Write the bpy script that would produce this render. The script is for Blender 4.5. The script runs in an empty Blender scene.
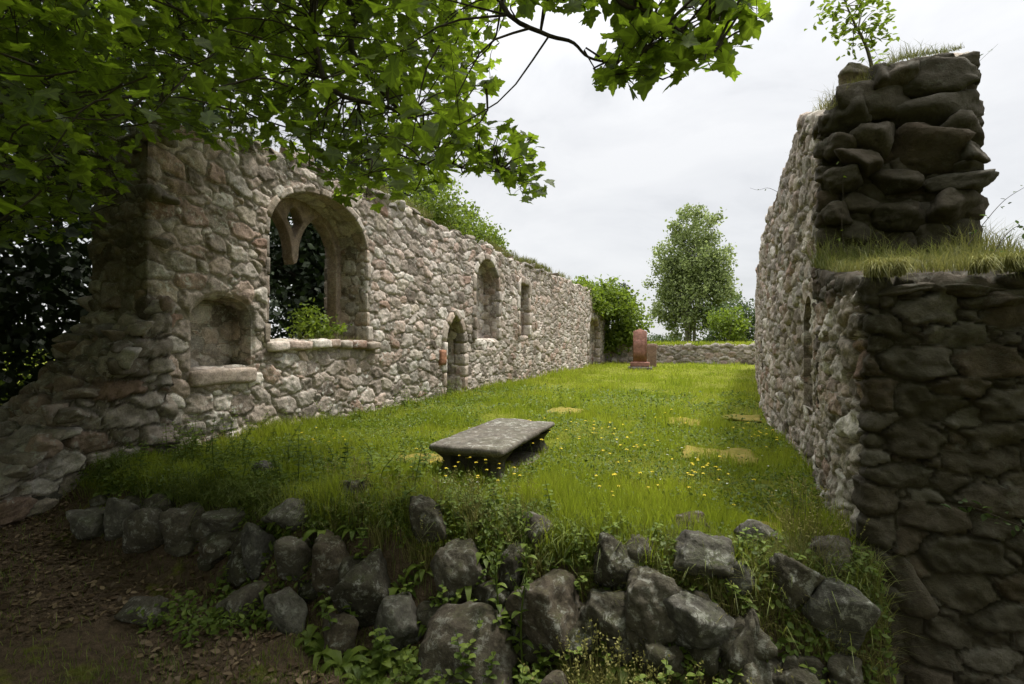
import bpy, bmesh, math, random
import numpy as np

rng = np.random.default_rng(11)
random.seed(11)
S = bpy.context.scene
COL = S.collection
ANG = math.atan(200 / 512.0)
SA, CA = math.sin(ANG), math.cos(ANG)
F, H = 512.0, 1.6
R = math.radians


def at(px, py, D):
    """world point that stands D metres deep along the line of sight of a photo pixel"""
    lat = (px - 512) / F * D
    return np.array([lat * CA - D * SA, lat * SA + D * CA, H + (340 - py) / F * D])


def proj(P):
    dep = -P[:, 0] * SA + P[:, 1] * CA
    lat = P[:, 0] * CA + P[:, 1] * SA
    d = np.where(np.abs(dep) < 1e-3, 1e-3, dep)
    return 512 + F * lat / d, 340 - F * (P[:, 2] - H) / d, dep


def atY(px, Y, z):
    t = (px - 512) / F
    D = Y / (t * SA + CA)
    return np.array([D * (t * CA - SA), Y, z])


# ------------------------------------------------------------------ noise
def _hash(ix, iy, iz, seed):
    h = (ix.astype(np.uint32) * np.uint32(374761393) + iy.astype(np.uint32) * np.uint32(668265263)
         + iz.astype(np.uint32) * np.uint32(2246822519) + np.uint32((seed * 3266489917) & 0xffffffff))
    h = (h ^ (h >> np.uint32(13))) * np.uint32(1274126177)
    h = h ^ (h >> np.uint32(16))
    return h.astype(np.float64) / 4294967295.0


def vn(P, seed=0):
    P = np.asarray(P, float)
    i = np.floor(P).astype(np.int64)
    f = P - i
    u = f * f * (3 - 2 * f)
    out = np.zeros(len(P))
    for a in (0, 1):
        for b in (0, 1):
            for c in (0, 1):
                w = (u[:, 0] if a else 1 - u[:, 0]) * (u[:, 1] if b else 1 - u[:, 1]) * (u[:, 2] if c else 1 - u[:, 2])
                out += w * _hash(i[:, 0] + a, i[:, 1] + b, i[:, 2] + c, seed)
    return out * 2 - 1


def fbm(P, octv=4, seed=0):
    o, a, s = np.zeros(len(P)), 1.0, 1.0
    for k in range(octv):
        o += a * vn(P * s, seed + k * 17)
        a *= .5
        s *= 2.03
    return o


def sst(x, a, b):
    t = np.clip((np.asarray(x, float) - a) / (b - a), 0, 1)
    return t * t * (3 - 2 * t)


# ------------------------------------------------------------------ mesh helpers
def mk(name, V, F_, mat=None, parent=None, col=None, smooth=True, mats=None, midx=None):
    """one mesh object from vertex array and a list of face arrays"""
    V = np.asarray(V, np.float32)
    if isinstance(F_, np.ndarray):
        F_ = [F_]
    F_ = [np.asarray(f, np.int32) for f in F_ if len(f)]
    me = bpy.data.meshes.new(name)
    me.vertices.add(len(V))
    me.vertices.foreach_set('co', V.ravel())
    li = np.concatenate([f.ravel() for f in F_])
    tot = np.concatenate([np.full(len(f), f.shape[1], np.int32) for f in F_])
    st = np.concatenate([[0], np.cumsum(tot)[:-1]]).astype(np.int32)
    me.loops.add(len(li))
    me.loops.foreach_set('vertex_index', li)
    me.polygons.add(len(tot))
    me.polygons.foreach_set('loop_start', st)
    me.polygons.foreach_set('loop_total', tot)
    if smooth:
        me.polygons.foreach_set('use_smooth', np.ones(len(tot), bool))
    if midx is not None:
        me.polygons.foreach_set('material_index', np.asarray(midx, np.int32))
    me.update(calc_edges=True)
    me.validate()
    if col is not None:
        a = me.color_attributes.new('Col', 'FLOAT_COLOR', 'POINT')
        c = np.ones((len(V), 4), np.float32)
        c[:, :col.shape[1]] = col
        a.data.foreach_set('color', c.ravel())
    for m in (mats or ([mat] if mat else [])):
        me.materials.append(m)
    o = bpy.data.objects.new(name, me)
    COL.objects.link(o)
    if parent is not None:
        o.parent = parent
    return o


def tag(o, label=None, cat=None, group=None, kind=None):
    for k, v in (('label', label), ('category', cat), ('group', group), ('kind', kind)):
        if v:
            o[k] = v
    return o


def empty(name, label, cat, loc=(0, 0, 0), group=None):
    o = bpy.data.objects.new(name, None)
    COL.objects.link(o)
    o.location = loc
    o.empty_display_size = .2
    return tag(o, label, cat, group)


class MB:
    def __init__(s):
        s.V, s.F, s.C, s.M, s.n = [], [], [], [], 0

    def add(s, V, F_, C=None, mi=0):
        V = np.asarray(V, float)
        if isinstance(F_, np.ndarray):
            F_ = [F_]
        for f in F_:
            if len(f):
                s.F.append(np.asarray(f, np.int64) + s.n)
                s.M.append(np.full(len(f), mi))
        s.V.append(V)
        if C is None:
            C = np.tile([random.random(), 1, 0], (len(V), 1))
        s.C.append(np.asarray(C, float))
        s.n += len(V)

    def build(s, name, mat, parent=None, smooth=True, origin=None, mats=None):
        V = np.concatenate(s.V)
        if origin is not None:
            V = V - np.asarray(origin)
        o = mk(name, V, s.F, mat, parent, np.concatenate(s.C), smooth, mats, np.concatenate(s.M) if mats else None)
        if origin is not None and parent is None:
            o.location = origin
        return o


def gridq(m, n, off=0):
    a = (np.arange(m - 1)[:, None] * n + np.arange(n - 1)[None]).ravel() + off
    return np.stack([a, a + 1, a + n + 1, a + n], 1)


def weld(V, F_):
    k = np.round(V * 5000).astype(np.int64)
    key = (k[:, 0] + 4000000) * (1 << 42) + (k[:, 1] + 1000000) * (1 << 21) + (k[:, 2] + 500000)
    _, first, inv = np.unique(key, return_index=True, return_inverse=True)
    Fw = inv[F_]
    bad = (Fw[:, 0] == Fw[:, 2]) | (Fw[:, 1] == Fw[:, 3])
    return V[first], Fw[~bad]


def vnormals(V, Q):
    n = np.cross(V[Q[:, 2]] - V[Q[:, 0]], V[Q[:, 3]] - V[Q[:, 1]])
    N = np.zeros_like(V)
    for k in range(4):
        for c in range(3):
            N[:, c] += np.bincount(Q[:, k], n[:, c], len(V))
    return N / np.maximum(np.linalg.norm(N, axis=1, keepdims=True), 1e-9)


def tube(P, rad, sides=8, cap=True):
    P = np.asarray(P, float)
    n = len(P)
    rad = np.broadcast_to(np.asarray(rad, float), (n,))
    T = np.gradient(P, axis=0)
    T /= np.maximum(np.linalg.norm(T, axis=1, keepdims=True), 1e-9)
    ref = np.array([0.31, 0.2, 1.0]) if abs(T[0, 2]) < .8 else np.array([1.0, .15, 0])
    A_ = np.cross(T, ref)
    A_ /= np.maximum(np.linalg.norm(A_, axis=1, keepdims=True), 1e-9)
    B_ = np.cross(T, A_)
    th = np.arange(sides) * 2 * math.pi / sides
    V = P[:, None] + rad[:, None, None] * (np.cos(th)[None, :, None] * A_[:, None] + np.sin(th)[None, :, None] * B_[:, None])
    V = V.reshape(-1, 3)
    i = np.arange(n - 1)[:, None] * sides
    j = np.arange(sides)[None]
    j2 = (j + 1) % sides
    Q = np.stack([i + j, i + j2, i + sides + j2, i + sides + j], -1).reshape(-1, 4)
    return V, Q


def spline(P, n):
    """Catmull-Rom through the points"""
    P = np.asarray(P, float)
    Q = np.vstack([2 * P[0] - P[1], P, 2 * P[-1] - P[-2]])
    t = np.linspace(0, len(P) - 1 - 1e-6, n)
    i = t.astype(int)
    f = (t - i)[:, None]
    a, b, c, d = Q[i], Q[i + 1], Q[i + 2], Q[i + 3]
    return .5 * (2 * b + (c - a) * f + (2 * a - 5 * b + 4 * c - d) * f * f + (3 * b - a - 3 * c + d) * f ** 3)


# ------------------------------------------------------------------ materials
def newmat(name):
    m = bpy.data.materials.new(name)
    m.use_nodes = True
    nt = m.node_tree
    nt.nodes.clear()
    return m, nt, nt.nodes.new('ShaderNodeOutputMaterial')


class NT:
    def __init__(s, nt):
        s.nt = nt

    def n(s, typ, **kw):
        nd = s.nt.nodes.new('ShaderNode' + typ)
        for k, v in kw.items():
            if k.startswith('_'):
                setattr(nd, k[1:], v)
            else:
                key = k.replace('__', ' ')
                s.set(nd.inputs[int(key[1:]) if key[0] == 'i' and key[1:].isdigit() else key], v)
        return nd

    def set(s, sock, v):
        if isinstance(v, bpy.types.NodeSocket):
            s.nt.links.new(v, sock)
        elif isinstance(v, (tuple, list)) and len(v) == 3 and sock.type == 'RGBA':
            sock.default_value = (*v, 1)
        else:
            sock.default_value = v

    def math(s, op, a, b=0.0):
        return s.n('Math', _operation=op, i0=a, i1=b).outputs[0]

    def mix(s, fac, a, b, blend='MIX'):
        return s.n('MixRGB', _blend_type=blend, Fac=fac, Color1=a, Color2=b).outputs[0]

    def noise(s, vec, scale, detail=4, rough=.6, dist=0.0):
        return s.n('TexNoise', Vector=vec, Scale=scale, Detail=detail, Roughness=rough, Distortion=dist).outputs['Fac']

    def ramp(s, fac, stops, interp='LINEAR'):
        r = s.n('ValToRGB', Fac=fac)
        r.color_ramp.interpolation = interp
        el = r.color_ramp.elements
        while len(el) < len(stops):
            el.new(.5)
        for e, (p, c) in zip(el, stops):
            e.position = p
            e.color = (*c, 1) if isinstance(c, (tuple, list)) else (c, c, c, 1)
        return r.outputs['Color']

    def rng(s, v, a, b, c=0.0, d=1.0):
        return s.n('MapRange', _clamp=True, Value=v, i1=a, i2=b, i3=c, i4=d).outputs[0]


def stone_mat(name, cols, mortar, moss=.5, lichen=.5, mosscol=(.035, .045, .012), bump=.6, gain=1.0):
    m, nt, out = newmat(name)
    t = NT(nt)
    att = t.n('Attribute', _attribute_name='Col')
    sep = t.n('SeparateColor', Color=att.outputs['Color'])
    pos = t.n('TexCoord').outputs['Object']
    geo = t.n('NewGeometry')
    k = len(cols)
    c = t.ramp(sep.outputs[0], [(i / (k - 1), tuple(x * gain for x in q)) for i, q in enumerate(cols)])
    n1 = t.noise(pos, 7, 5, .65)
    n2 = t.noise(pos, 45, 4, .7)
    n3 = t.noise(pos, 2.2, 3, .6)
    c = t.mix(1, c, t.ramp(n1, [(.28, .58), (.5, 1), (.72, 1.35)]), 'MULTIPLY')
    c = t.mix(.8, c, t.ramp(n2, [(.3, .5), (.5, 1), (.7, 1.45)]), 'MULTIPLY')
    n4 = t.noise(pos, .55, 4, .6)
    c = t.mix(1, c, t.ramp(n4, [(.32, (.66, .63, .58)), (.5, (1, 1, 1)), (.68, (1.12, 1.11, 1.1))]), 'MULTIPLY')
    lf = t.math('MULTIPLY', t.rng(t.noise(pos, 11, 6, .78, .4), .53, .60), t.math('ADD', t.rng(t.noise(pos, 1.4, 2), .42, .6), t.rng(t.n('SeparateXYZ', Vector=geo.outputs['Normal']).outputs[2], .3, .9, 0, .5)))
    c = t.mix(t.math('MULTIPLY', lf, lichen), c, (.50 * gain, .50 * gain, .45 * gain))
    mo = t.mix(t.rng(n2, .3, .7), tuple(x * .6 for x in mortar), mortar)
    c = t.mix(t.rng(sep.outputs[1], .05, .45, 1, 0), c, mo)
    nz = t.n('SeparateXYZ', Vector=geo.outputs['Normal']).outputs[2]
    mf = t.math('MULTIPLY', t.rng(n3, .42, .62), t.math('MAXIMUM', t.rng(nz, .35, .85), sep.outputs[2]))
    mf = t.math('MULTIPLY', mf, t.rng(n2, .35, .6))
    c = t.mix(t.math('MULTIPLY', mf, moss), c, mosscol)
    c = t.mix(t.math('MULTIPLY', sep.outputs[2], .90), c, (.022, .018, .010))  # third channel darkens: damp staining, plus wall-end shade put into the colour
    h = t.math('ADD', t.math('MULTIPLY', n1, .6), t.math('MULTIPLY', n2, .35))
    vo = t.n('TexVoronoi', Vector=t.n('MixRGB', Fac=.12, Color1=pos, Color2=t.n('TexNoise', Vector=pos, Scale=6.0).outputs['Color']).outputs[0], Scale=11.0)
    h = t.math('ADD', h, t.math('MULTIPLY', vo.outputs['Distance'], .55))
    h = t.math('ADD', h, t.math('MULTIPLY', t.noise(pos, 120, 3, .7), .18))
    bp = t.n('Bump', Strength=bump, Distance=.03, Height=h)
    p = t.n('BsdfPrincipled', Base__Color=c, Roughness=.95, Normal=bp.outputs[0])
    p.inputs['Specular IOR Level'].default_value = .15
    nt.links.new(p.outputs[0], out.inputs[0])
    return m


def leaf_mat(name, c0, c1, trans=.45, tcol=None, gloss=.02, rough=.6):
    m, nt, out = newmat(name)
    t = NT(nt)
    att = t.n('Attribute', _attribute_name='Col')
    sep = t.n('SeparateColor', Color=att.outputs['Color'])
    c = t.mix(sep.outputs[0], c0, c1)
    tc = t.mix(sep.outputs[0], tuple(min(1, x) for x in (tcol or c0)), tuple(min(1, x * 1.25) for x in (tcol or c1)))
    vein = t.rng(sep.outputs[2], .80, .98, 1.0, 1.5)
    vc = t.n('CombineColor', Red=vein, Green=vein, Blue=vein).outputs[0]
    age = t.rng(sep.outputs[1], .0, .25, .55, 1.0)
    ac = t.n('CombineColor', Red=age, Green=age, Blue=age).outputs[0]
    c = t.mix(1, t.mix(1, c, vc, 'MULTIPLY'), ac, 'MULTIPLY')
    tc = t.mix(1, t.mix(1, tc, vc, 'MULTIPLY'), ac, 'MULTIPLY')
    d = t.n('BsdfDiffuse', Color=c)
    tr = t.n('BsdfTranslucent', Color=tc)
    mx = t.n('MixShader', Fac=trans)
    nt.links.new(d.outputs[0], mx.inputs[1])
    nt.links.new(tr.outputs[0], mx.inputs[2])
    g = t.n('BsdfGlossy', Color=(1, 1, 1), Roughness=rough)
    m2 = t.n('MixShader', Fac=gloss)
    nt.links.new(mx.outputs[0], m2.inputs[1])
    nt.links.new(g.outputs[0], m2.inputs[2])
    nt.links.new(m2.outputs[0], out.inputs[0])
    return m


def plain_mat(name, c0, c1, scale=8, rough=.9, bump=.4):
    m, nt, out = newmat(name)
    t = NT(nt)
    pos = t.n('TexCoord').outputs['Object']
    n1 = t.noise(pos, scale, 6, .7)
    c = t.mix(t.rng(n1, .3, .7), c0, c1)
    bp = t.n('Bump', Strength=bump, Distance=.03, Height=n1)
    p = t.n('BsdfPrincipled', Base__Color=c, Roughness=rough, Normal=bp.outputs[0])
    p.inputs['Specular IOR Level'].default_value = .2
    nt.links.new(p.outputs[0], out.inputs[0])
    return m


GREYS = [(.13, .105, .085), (.31, .265, .225), (.40, .36, .32), (.26, .175, .135), (.45, .405, .36), (.36, .265, .215), (.58, .535, .48), (.17, .145, .12), (.34, .285, .24), (.28, .255, .225), (.42, .36, .29)]
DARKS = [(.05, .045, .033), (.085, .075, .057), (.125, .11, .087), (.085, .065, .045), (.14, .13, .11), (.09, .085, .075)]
M_WALL = stone_mat('rubble_stone', GREYS, (.29, .25, .20), moss=.3, lichen=.8, bump=.7)
M_WALL2 = stone_mat('rubble_stone_mossy', [tuple(x * .92 for x in g) for g in GREYS], (.22, .19, .145), moss=.6, lichen=.6, bump=.8)
M_DRESS = stone_mat('dressed_sandstone', [(.22, .185, .15), (.38, .33, .28), (.28, .215, .17), (.46, .42, .37), (.19, .16, .135), (.36, .29, .23)], (.2, .17, .14), moss=.4, lichen=.4, bump=.5)
M_ORANGE = stone_mat('red_sandstone', [(.28, .14, .085), (.33, .17, .10)], (.2, .15, .12), moss=.3, lichen=.2)
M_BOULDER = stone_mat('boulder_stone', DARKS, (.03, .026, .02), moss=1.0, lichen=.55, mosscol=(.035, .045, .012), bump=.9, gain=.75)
M_TOMB = stone_mat('weathered_slab', [(.11, .098, .082), (.14, .125, .105)], (.1, .1, .1), moss=.4, lichen=.35, bump=.5)
M_PINK = stone_mat('red_granite', [(.225, .115, .088), (.26, .135, .105)], (.2, .1, .1), moss=0, lichen=.08, bump=.15)
M_BROWN = stone_mat('brown_sandstone', [(.17, .11, .08), (.20, .13, .09)], (.2, .1, .1), moss=.3, lichen=.3, bump=.3)
M_BARK = plain_mat('bark', (.025, .02, .014), (.075, .062, .045), 14, .95, .8)
M_BARKG = plain_mat('grey_bark', (.12, .11, .09), (.26, .24, .20), 6, .95, .5)
M_SYC = leaf_mat('sycamore_leaf', (.028, .050, .007), (.080, .105, .018), .55, (.17, .25, .014), .03)
M_DARKLEAF = leaf_mat('dark_leaf', (.010, .020, .005), (.022, .038, .008), .2, None, .03)
M_MIDLEAF = leaf_mat('mid_leaf', (.035, .060, .014), (.07, .105, .025), .4, None, .02)
M_ASH = leaf_mat('ash_leaf', (.15, .20, .06), (.27, .32, .12), .5, None, .02)
M_BRIGHT = leaf_mat('bright_leaf', (.10, .155, .012), (.17, .23, .02), .5, None, .02)
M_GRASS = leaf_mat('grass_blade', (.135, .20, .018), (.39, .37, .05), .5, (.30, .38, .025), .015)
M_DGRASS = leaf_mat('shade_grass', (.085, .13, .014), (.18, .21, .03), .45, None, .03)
M_DRY = leaf_mat('wall_grass', (.085, .11, .016), (.20, .185, .055), .4, None, .02)
M_WEED = leaf_mat('weed_leaf', (.075, .12, .012), (.14, .19, .022), .45, None, .02)
M_LITTER = leaf_mat('dead_leaf', (.07, .042, .022), (.20, .145, .085), .1, None, .02)
M_YEL = leaf_mat('yellow_petal', (.55, .42, .02), (.75, .6, .03), .3, None, .02)
M_WHITE = leaf_mat('white_petal', (.5, .5, .45), (.7, .7, .65), .3, None, .02)


# ------------------------------------------------------------------ ground
def gz(X, Y):
    X = np.asarray(X, float)
    Y = np.asarray(Y, float)
    P = np.stack([X, Y, np.zeros_like(X)], -1).reshape(-1, 3)
    n = fbm(P * .9, 3, 5).reshape(X.shape)
    nf = fbm(P * 5, 3, 9).reshape(X.shape)
    zo = -.80 + .42 * sst(-X, 3.2, 7.5) - .12 * sst(X, -.2, .6) - .2 * sst(X, .7, 1.2) + .05 * n
    edge = 3.72 + .10 * n + 2.2 * sst(X, 1.0, 1.2)
    s = sst(Y, edge - .46, edge + .22)
    s = np.where(X < -7, np.maximum(s, sst(-X, 8.5, 11) * .6), s)
    z = zo * (1 - s) + s * (.03 * n)
    return z + .012 * nf


def build_ground():
    def axis(fine0, fine1, step, lim):
        a = list(np.arange(fine0, fine1 + 1e-6, step))
        s, v = step, fine1
        while v < lim:
            s *= 1.16
            v += s
            a.append(v)
        s, v = step, fine0
        while v > -lim:
            s *= 1.16
            v -= s
            a.insert(0, v)
        return np.array(a)
    xs = axis(-9.5, 3.5, .06, 900)
    ys = axis(1.2, 9, .06, 900)
    X, Y = np.meshgrid(xs, ys, indexing='ij')
    Z = gz(X, Y)
    V = np.stack([X, Y, Z], -1).reshape(-1, 3)
    soil = 1 - sst(V[:, 1], 3.7, 4.3)
    soil *= sst(-V[:, 0], -3.5, -3.0) * sst(V[:, 0], -9.5, -8.0)
    Q = gridq(len(xs), len(ys))[:, ::-1]
    m, nt, out = newmat('earth_and_turf')
    t = NT(nt)
    sep = t.n('SeparateColor', Color=t.n('Attribute', _attribute_name='Col').outputs['Color'])
    pos = t.n('TexCoord').outputs['Object']
    n1, n2 = t.noise(pos, 1.3, 5, .6), t.noise(pos, 18, 5, .7)
    soilc = t.mix(t.rng(n2, .3, .7), (.045, .032, .02), (.14, .10, .066))
    turf = t.mix(t.rng(n2, .3, .7), (.075, .09, .008), (.16, .17, .02))
    f = t.math('SUBTRACT', sep.outputs[0], t.math('MULTIPLY', t.rng(n1, .48, .62), .65))
    c = t.mix(t.rng(f, .25, .55), turf, soilc)
    bp = t.n('Bump', Strength=.8, Distance=.04, Height=t.math('ADD', n2, t.noise(pos, 60, 3, .7)))
    p = t.n('BsdfPrincipled', Base__Color=c, Roughness=1, Normal=bp.outputs[0])
    p.inputs['Specular IOR Level'].default_value = .1
    nt.links.new(p.outputs[0], out.inputs[0])
    o = mk('ground', V, Q, m, None, np.stack([soil, soil * 0, soil * 0], -1))
    tag(o, kind='structure')


build_ground()


# ------------------------------------------------------------------ masonry
def seed_points(V, rmin, rmax, tries, pack=.80, zan=1.3):
    """dart throwing: large stones first, small pinning stones after"""
    cell = 2 * rmax
    grid, P, Rr = {}, [], []
    W = V * np.array([1, 1, zan])
    idx = rng.integers(0, len(V), tries)
    u = np.linspace(0, 1, tries)
    rad = rmax * (1 - u) ** 1.5 * (.75 + .25 * rng.random(tries)) + rmin * (.9 + .3 * rng.random(tries))
    rad = np.clip(rad, rmin, rmax)
    for i, r in zip(idx, rad):
        x, y, z = W[i]
        c = (int(math.floor(x / cell)), int(math.floor(y / cell)), int(math.floor(z / cell)))
        ok = True
        for a in (-1, 0, 1):
            for b in (-1, 0, 1):
                for d in (-1, 0, 1):
                    for (qx, qy, qz, qr) in grid.get((c[0] + a, c[1] + b, c[2] + d), ()):
                        s = (r + qr) * pack
                        if (qx - x) ** 2 + (qy - y) ** 2 + (qz - z) ** 2 < s * s:
                            ok = False
                            break
                    if not ok:
                        break
                if not ok:
                    break
            if not ok:
                break
        if ok:
            grid.setdefault(c, []).append((x, y, z, r))
            P.append((x, y, z))
            Rr.append(r)
    return np.array(P), np.array(Rr)


def masonry(V, Q, rmin=.08, rmax=.24, tries=30000, amp=.06, zan=1.3, warp=.05, moss=0.0, wob=.05, rough=.012, joint=.03, fill=1.08, edge=None):
    """push every stone of a rubble face out of its mortar; returns vertices and colours"""
    N = vnormals(V, Q)
    sp, sr = seed_points(V, rmin, rmax, tries, zan=zan)
    W = V + warp * np.stack([fbm(V * 3.1, 2, 1), fbm(V * 3.1, 2, 2), fbm(V * 3.1, 2, 3)], -1) \
        + .018 * np.stack([vn(V * 13, 4), vn(V * 13, 5), vn(V * 13, 6)], -1)
    W = W * np.array([1, 1, zan])
    cell = 2.2 * rmax
    kc = np.floor(W / cell).astype(int)
    sc = np.floor(sp / cell).astype(int)
    sd = {}
    for i, c in enumerate(map(tuple, sc)):
        sd.setdefault(c, []).append(i)
    order = np.lexsort((kc[:, 2], kc[:, 1], kc[:, 0]))
    ks = kc[order]
    brk = np.flatnonzero(np.any(np.diff(ks, axis=0) != 0, axis=1)) + 1
    ns = len(sp)
    rr, ra = rng.random(ns), rng.random(ns)
    tilt = rng.normal(0, 1, (ns, 3))
    asp = np.stack([rng.uniform(.85, 1.1, ns), rng.uniform(.62, 1.15, ns), rng.uniform(.85, 1.5, ns)], -1)
    skew = rng.normal(0, .3, ns)
    re_ = sr * fill
    f1 = np.full(len(V), .2)
    f2 = np.full(len(V), .4)
    ii = np.zeros(len(V), int)
    for grp in np.split(order, brk):
        c = kc[grp[0]]
        cand = []
        for a in (-1, 0, 1):
            for b in (-1, 0, 1):
                for d in (-1, 0, 1):
                    cand += sd.get((c[0] + a, c[1] + b, c[2] + d), [])
        if len(cand) < 2:
            continue
        cand = np.array(cand)
        dl = W[grp][:, None] - sp[cand][None]
        dl[..., 2] += dl[..., 1] * skew[cand][None]
        dl = np.abs(dl * asp[cand][None])
        D = (dl ** 3.6).sum(2) ** (1 / 3.6) - re_[cand][None]
        k = np.argpartition(D, 1, axis=1)[:, :2]
        dd = np.take_along_axis(D, k, 1)
        o = np.argsort(dd, 1)
        dd = np.take_along_axis(dd, o, 1)
        k = np.take_along_axis(k, o, 1)
        f1[grp], f2[grp], ii[grp] = dd[:, 0], dd[:, 1], cand[k[:, 0]]
    e = np.minimum(f2 - f1, (.03 - f1) * 1.3)
    t = sst(e, joint * .3, joint * 1.15)
    dome = np.clip(1 + f1 / re_[ii], 0, 1)
    rel = (W - sp[ii]) / re_[ii][:, None]
    h = t * amp * (.55 + .6 * ra[ii]) * (.55 + sr[ii] / rmax * .55) * (1.02 - .35 * dome ** 5)
    h += t * amp * .25 * np.clip((rel * tilt[ii]).sum(1), -1.3, 1.3)
    h += rough * fbm(V * 9, 4, 40) * (.5 + .8 * t) + rough * .5 * t * fbm(V * 26, 2, 44) - .006 * (1 - t)
    h += wob * fbm(V * .7, 2, 77)
    if edge is not None:
        h *= edge(V)
    V2 = V + N * h[:, None]
    C = np.stack([rr[ii], t, np.clip(moss + .0 * t, 0, 1) * np.ones(len(V))], -1)  # third channel: moss, and darkness standing in for shade at wall ends
    return V2, C


def outline(y0, y1, z0, zs, za, kind, step=.04):
    w = y1 - y0
    P = [(y0, z0), (y0, zs)]
    ym = (y0 + y1) / 2
    if kind == 'pointed':
        hh = za - zs
        Rr = (w * w / 4 + hh * hh) / w
        a1 = math.acos(max(-1, min(1, (Rr - w / 2) / Rr)))
        for k in range(1, 13):
            a = a1 * k / 12
            P.append((y0 + Rr - Rr * math.cos(a), zs + Rr * math.sin(a)))
        for k in range(11, -1, -1):
            a = a1 * k / 12
            P.append((y1 - Rr + Rr * math.cos(a), zs + Rr * math.sin(a)))
    elif kind == 'round':
        for k in range(1, 24):
            a = math.pi * k / 24
            P.append((ym - w / 2 * math.cos(a), zs + (za - zs) * math.sin(a)))
        P.append((y1, zs))
    else:
        P += [(y1, zs)]
    P.append((y1, z0))
    P = np.array(P, float)
    return P


def resample(P, step, closed=False):
    if closed:
        P = np.vstack([P, P[:1]])
    d = np.r_[0, np.cumsum(np.linalg.norm(np.diff(P, axis=0), axis=1))]
    n = max(4, int(d[-1] / step))
    s = np.linspace(0, d[-1], n + 1)
    out = np.stack([np.interp(s, d, P[:, k]) for k in range(P.shape[1])], 1)
    return out


def poly_sd(P, poly):
    a, b = poly, np.roll(poly, -1, 0)
    ab = b - a
    best = np.full(len(P), 1e9)
    near = np.zeros_like(P)
    ins = np.zeros(len(P), bool)
    for i in range(len(a)):
        t = np.clip(((P - a[i]) @ ab[i]) / max(1e-12, ab[i] @ ab[i]), 0, 1)
        q = a[i] + t[:, None] * ab[i]
        d = np.linalg.norm(P - q, axis=1)
        m = d < best
        best[m] = d[m]
        near[m] = q[m]
        c = (a[i, 1] > P[:, 1]) != (b[i, 1] > P[:, 1])
        xx = ab[i, 0] * (P[:, 1] - a[i, 1]) / (ab[i, 1] if abs(ab[i, 1]) > 1e-12 else 1e-12) + a[i, 0]
        ins ^= c & (P[:, 0] < xx)
    return np.where(ins, -best, best), near


def loft(ys, xf, thick, zb, zt, nf, nt, side, openings=()):
    """closed wall block along Y: front (facing side*X), top, back and both ends, with openings cut"""
    M = len(ys)
    XF = np.array([xf(y) for y in ys])
    ZT = np.array([zt(y) for y in ys])
    rows = np.linspace(0, 1, nf + 1)
    zr = zb + (ZT - zb)[:, None] * rows[None]
    X = np.repeat(XF[:, None], nf + 1, 1)
    Yg = np.repeat(np.asarray(ys)[:, None], nf + 1, 1)
    front = np.stack([X, Yg, zr], -1)
    back = front.copy()
    back[..., 0] -= side * thick
    cols = np.linspace(0, 1, nt + 1)
    top = np.stack([XF[:, None] - side * thick * cols[None], np.repeat(np.asarray(ys)[:, None], nt + 1, 1),
                    np.repeat(ZT[:, None], nt + 1, 1)], -1)
    VV, QQ, n = [], [], 0

    def push(G, flip, cut=False):
        nonlocal n
        m, k = G.shape[:2]
        V = G.reshape(-1, 3).copy()
        Q = gridq(m, k)
        if flip:
            Q = Q[:, ::-1]
        if cut:
            for op in openings:
                if cut == 'back' and not op['through']:
                    continue
                poly = op['poly']
                lo, hi = poly.min(0) - .3, poly.max(0) + .3
                sel = np.flatnonzero((V[:, 1] > lo[0]) & (V[:, 1] < hi[0]) & (V[:, 2] > lo[1]) & (V[:, 2] < hi[1]))
                if not len(sel):
                    continue
                s, near = poly_sd(V[sel][:, 1:], poly)
                inside = np.zeros(len(V), bool)
                inside[sel[s < 0]] = True
                Q = Q[~inside[Q].all(1)]
                V[sel[s < 0], 1:] = near[s < 0]
        VV.append(V)
        QQ.append(Q + n)
        n += len(V)
    push(front, side < 0, 'front')
    push(top, side < 0)
    push(back, side > 0, 'back')
    for j, fl in ((0, side < 0), (M - 1, side > 0)):
        E = front[j][:, None, :] * np.ones((1, nt + 1, 1))
        E[..., 0] = XF[j] - side * thick * cols[None]
        push(E.transpose(1, 0, 2), not fl)
    for op in openings:
        st = op.get('step', .04)
        o = resample(op['poly'], st, True)
        dep = op['depth']
        nd = max(3, int(dep / max(st, .04)))
        xx = np.linspace(0, dep, nd + 1)
        fx = np.array([xf(y) for y in o[:, 0]])
        G = np.stack([fx[None] - side * xx[:, None], np.repeat(o[:, 0][None], nd + 1, 0), np.repeat(o[:, 1][None], nd + 1, 0)], -1)
        push(G, side < 0)
        if not op['through']:
            lo, hi = op['poly'].min(0), op['poly'].max(0)
            gy = np.arange(lo[0] - st, hi[0] + 2 * st, st)
            gzz = np.arange(lo[1] - .04, hi[1] + .08, .04)
            YY, ZZ = np.meshgrid(gy, gzz, indexing='ij')
            P = np.stack([YY.ravel(), ZZ.ravel()], -1)
            s, near = poly_sd(P, op['poly'])
            P = np.where((s > 0)[:, None], near, P)
            Q = gridq(len(gy), len(gzz))
            Q = Q[(s[Q] < 0).any(1)]
            V = np.stack([np.array([xf(y) for y in P[:, 0]]) - side * dep, P[:, 0], P[:, 1]], -1)
            VV.append(V)
            QQ.append((Q if side > 0 else Q[:, ::-1]) + n)
            n += len(V)
    V_, Q_ = weld(np.concatenate(VV), np.concatenate(QQ))
    return V_, Q_[:, ::-1]


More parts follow.
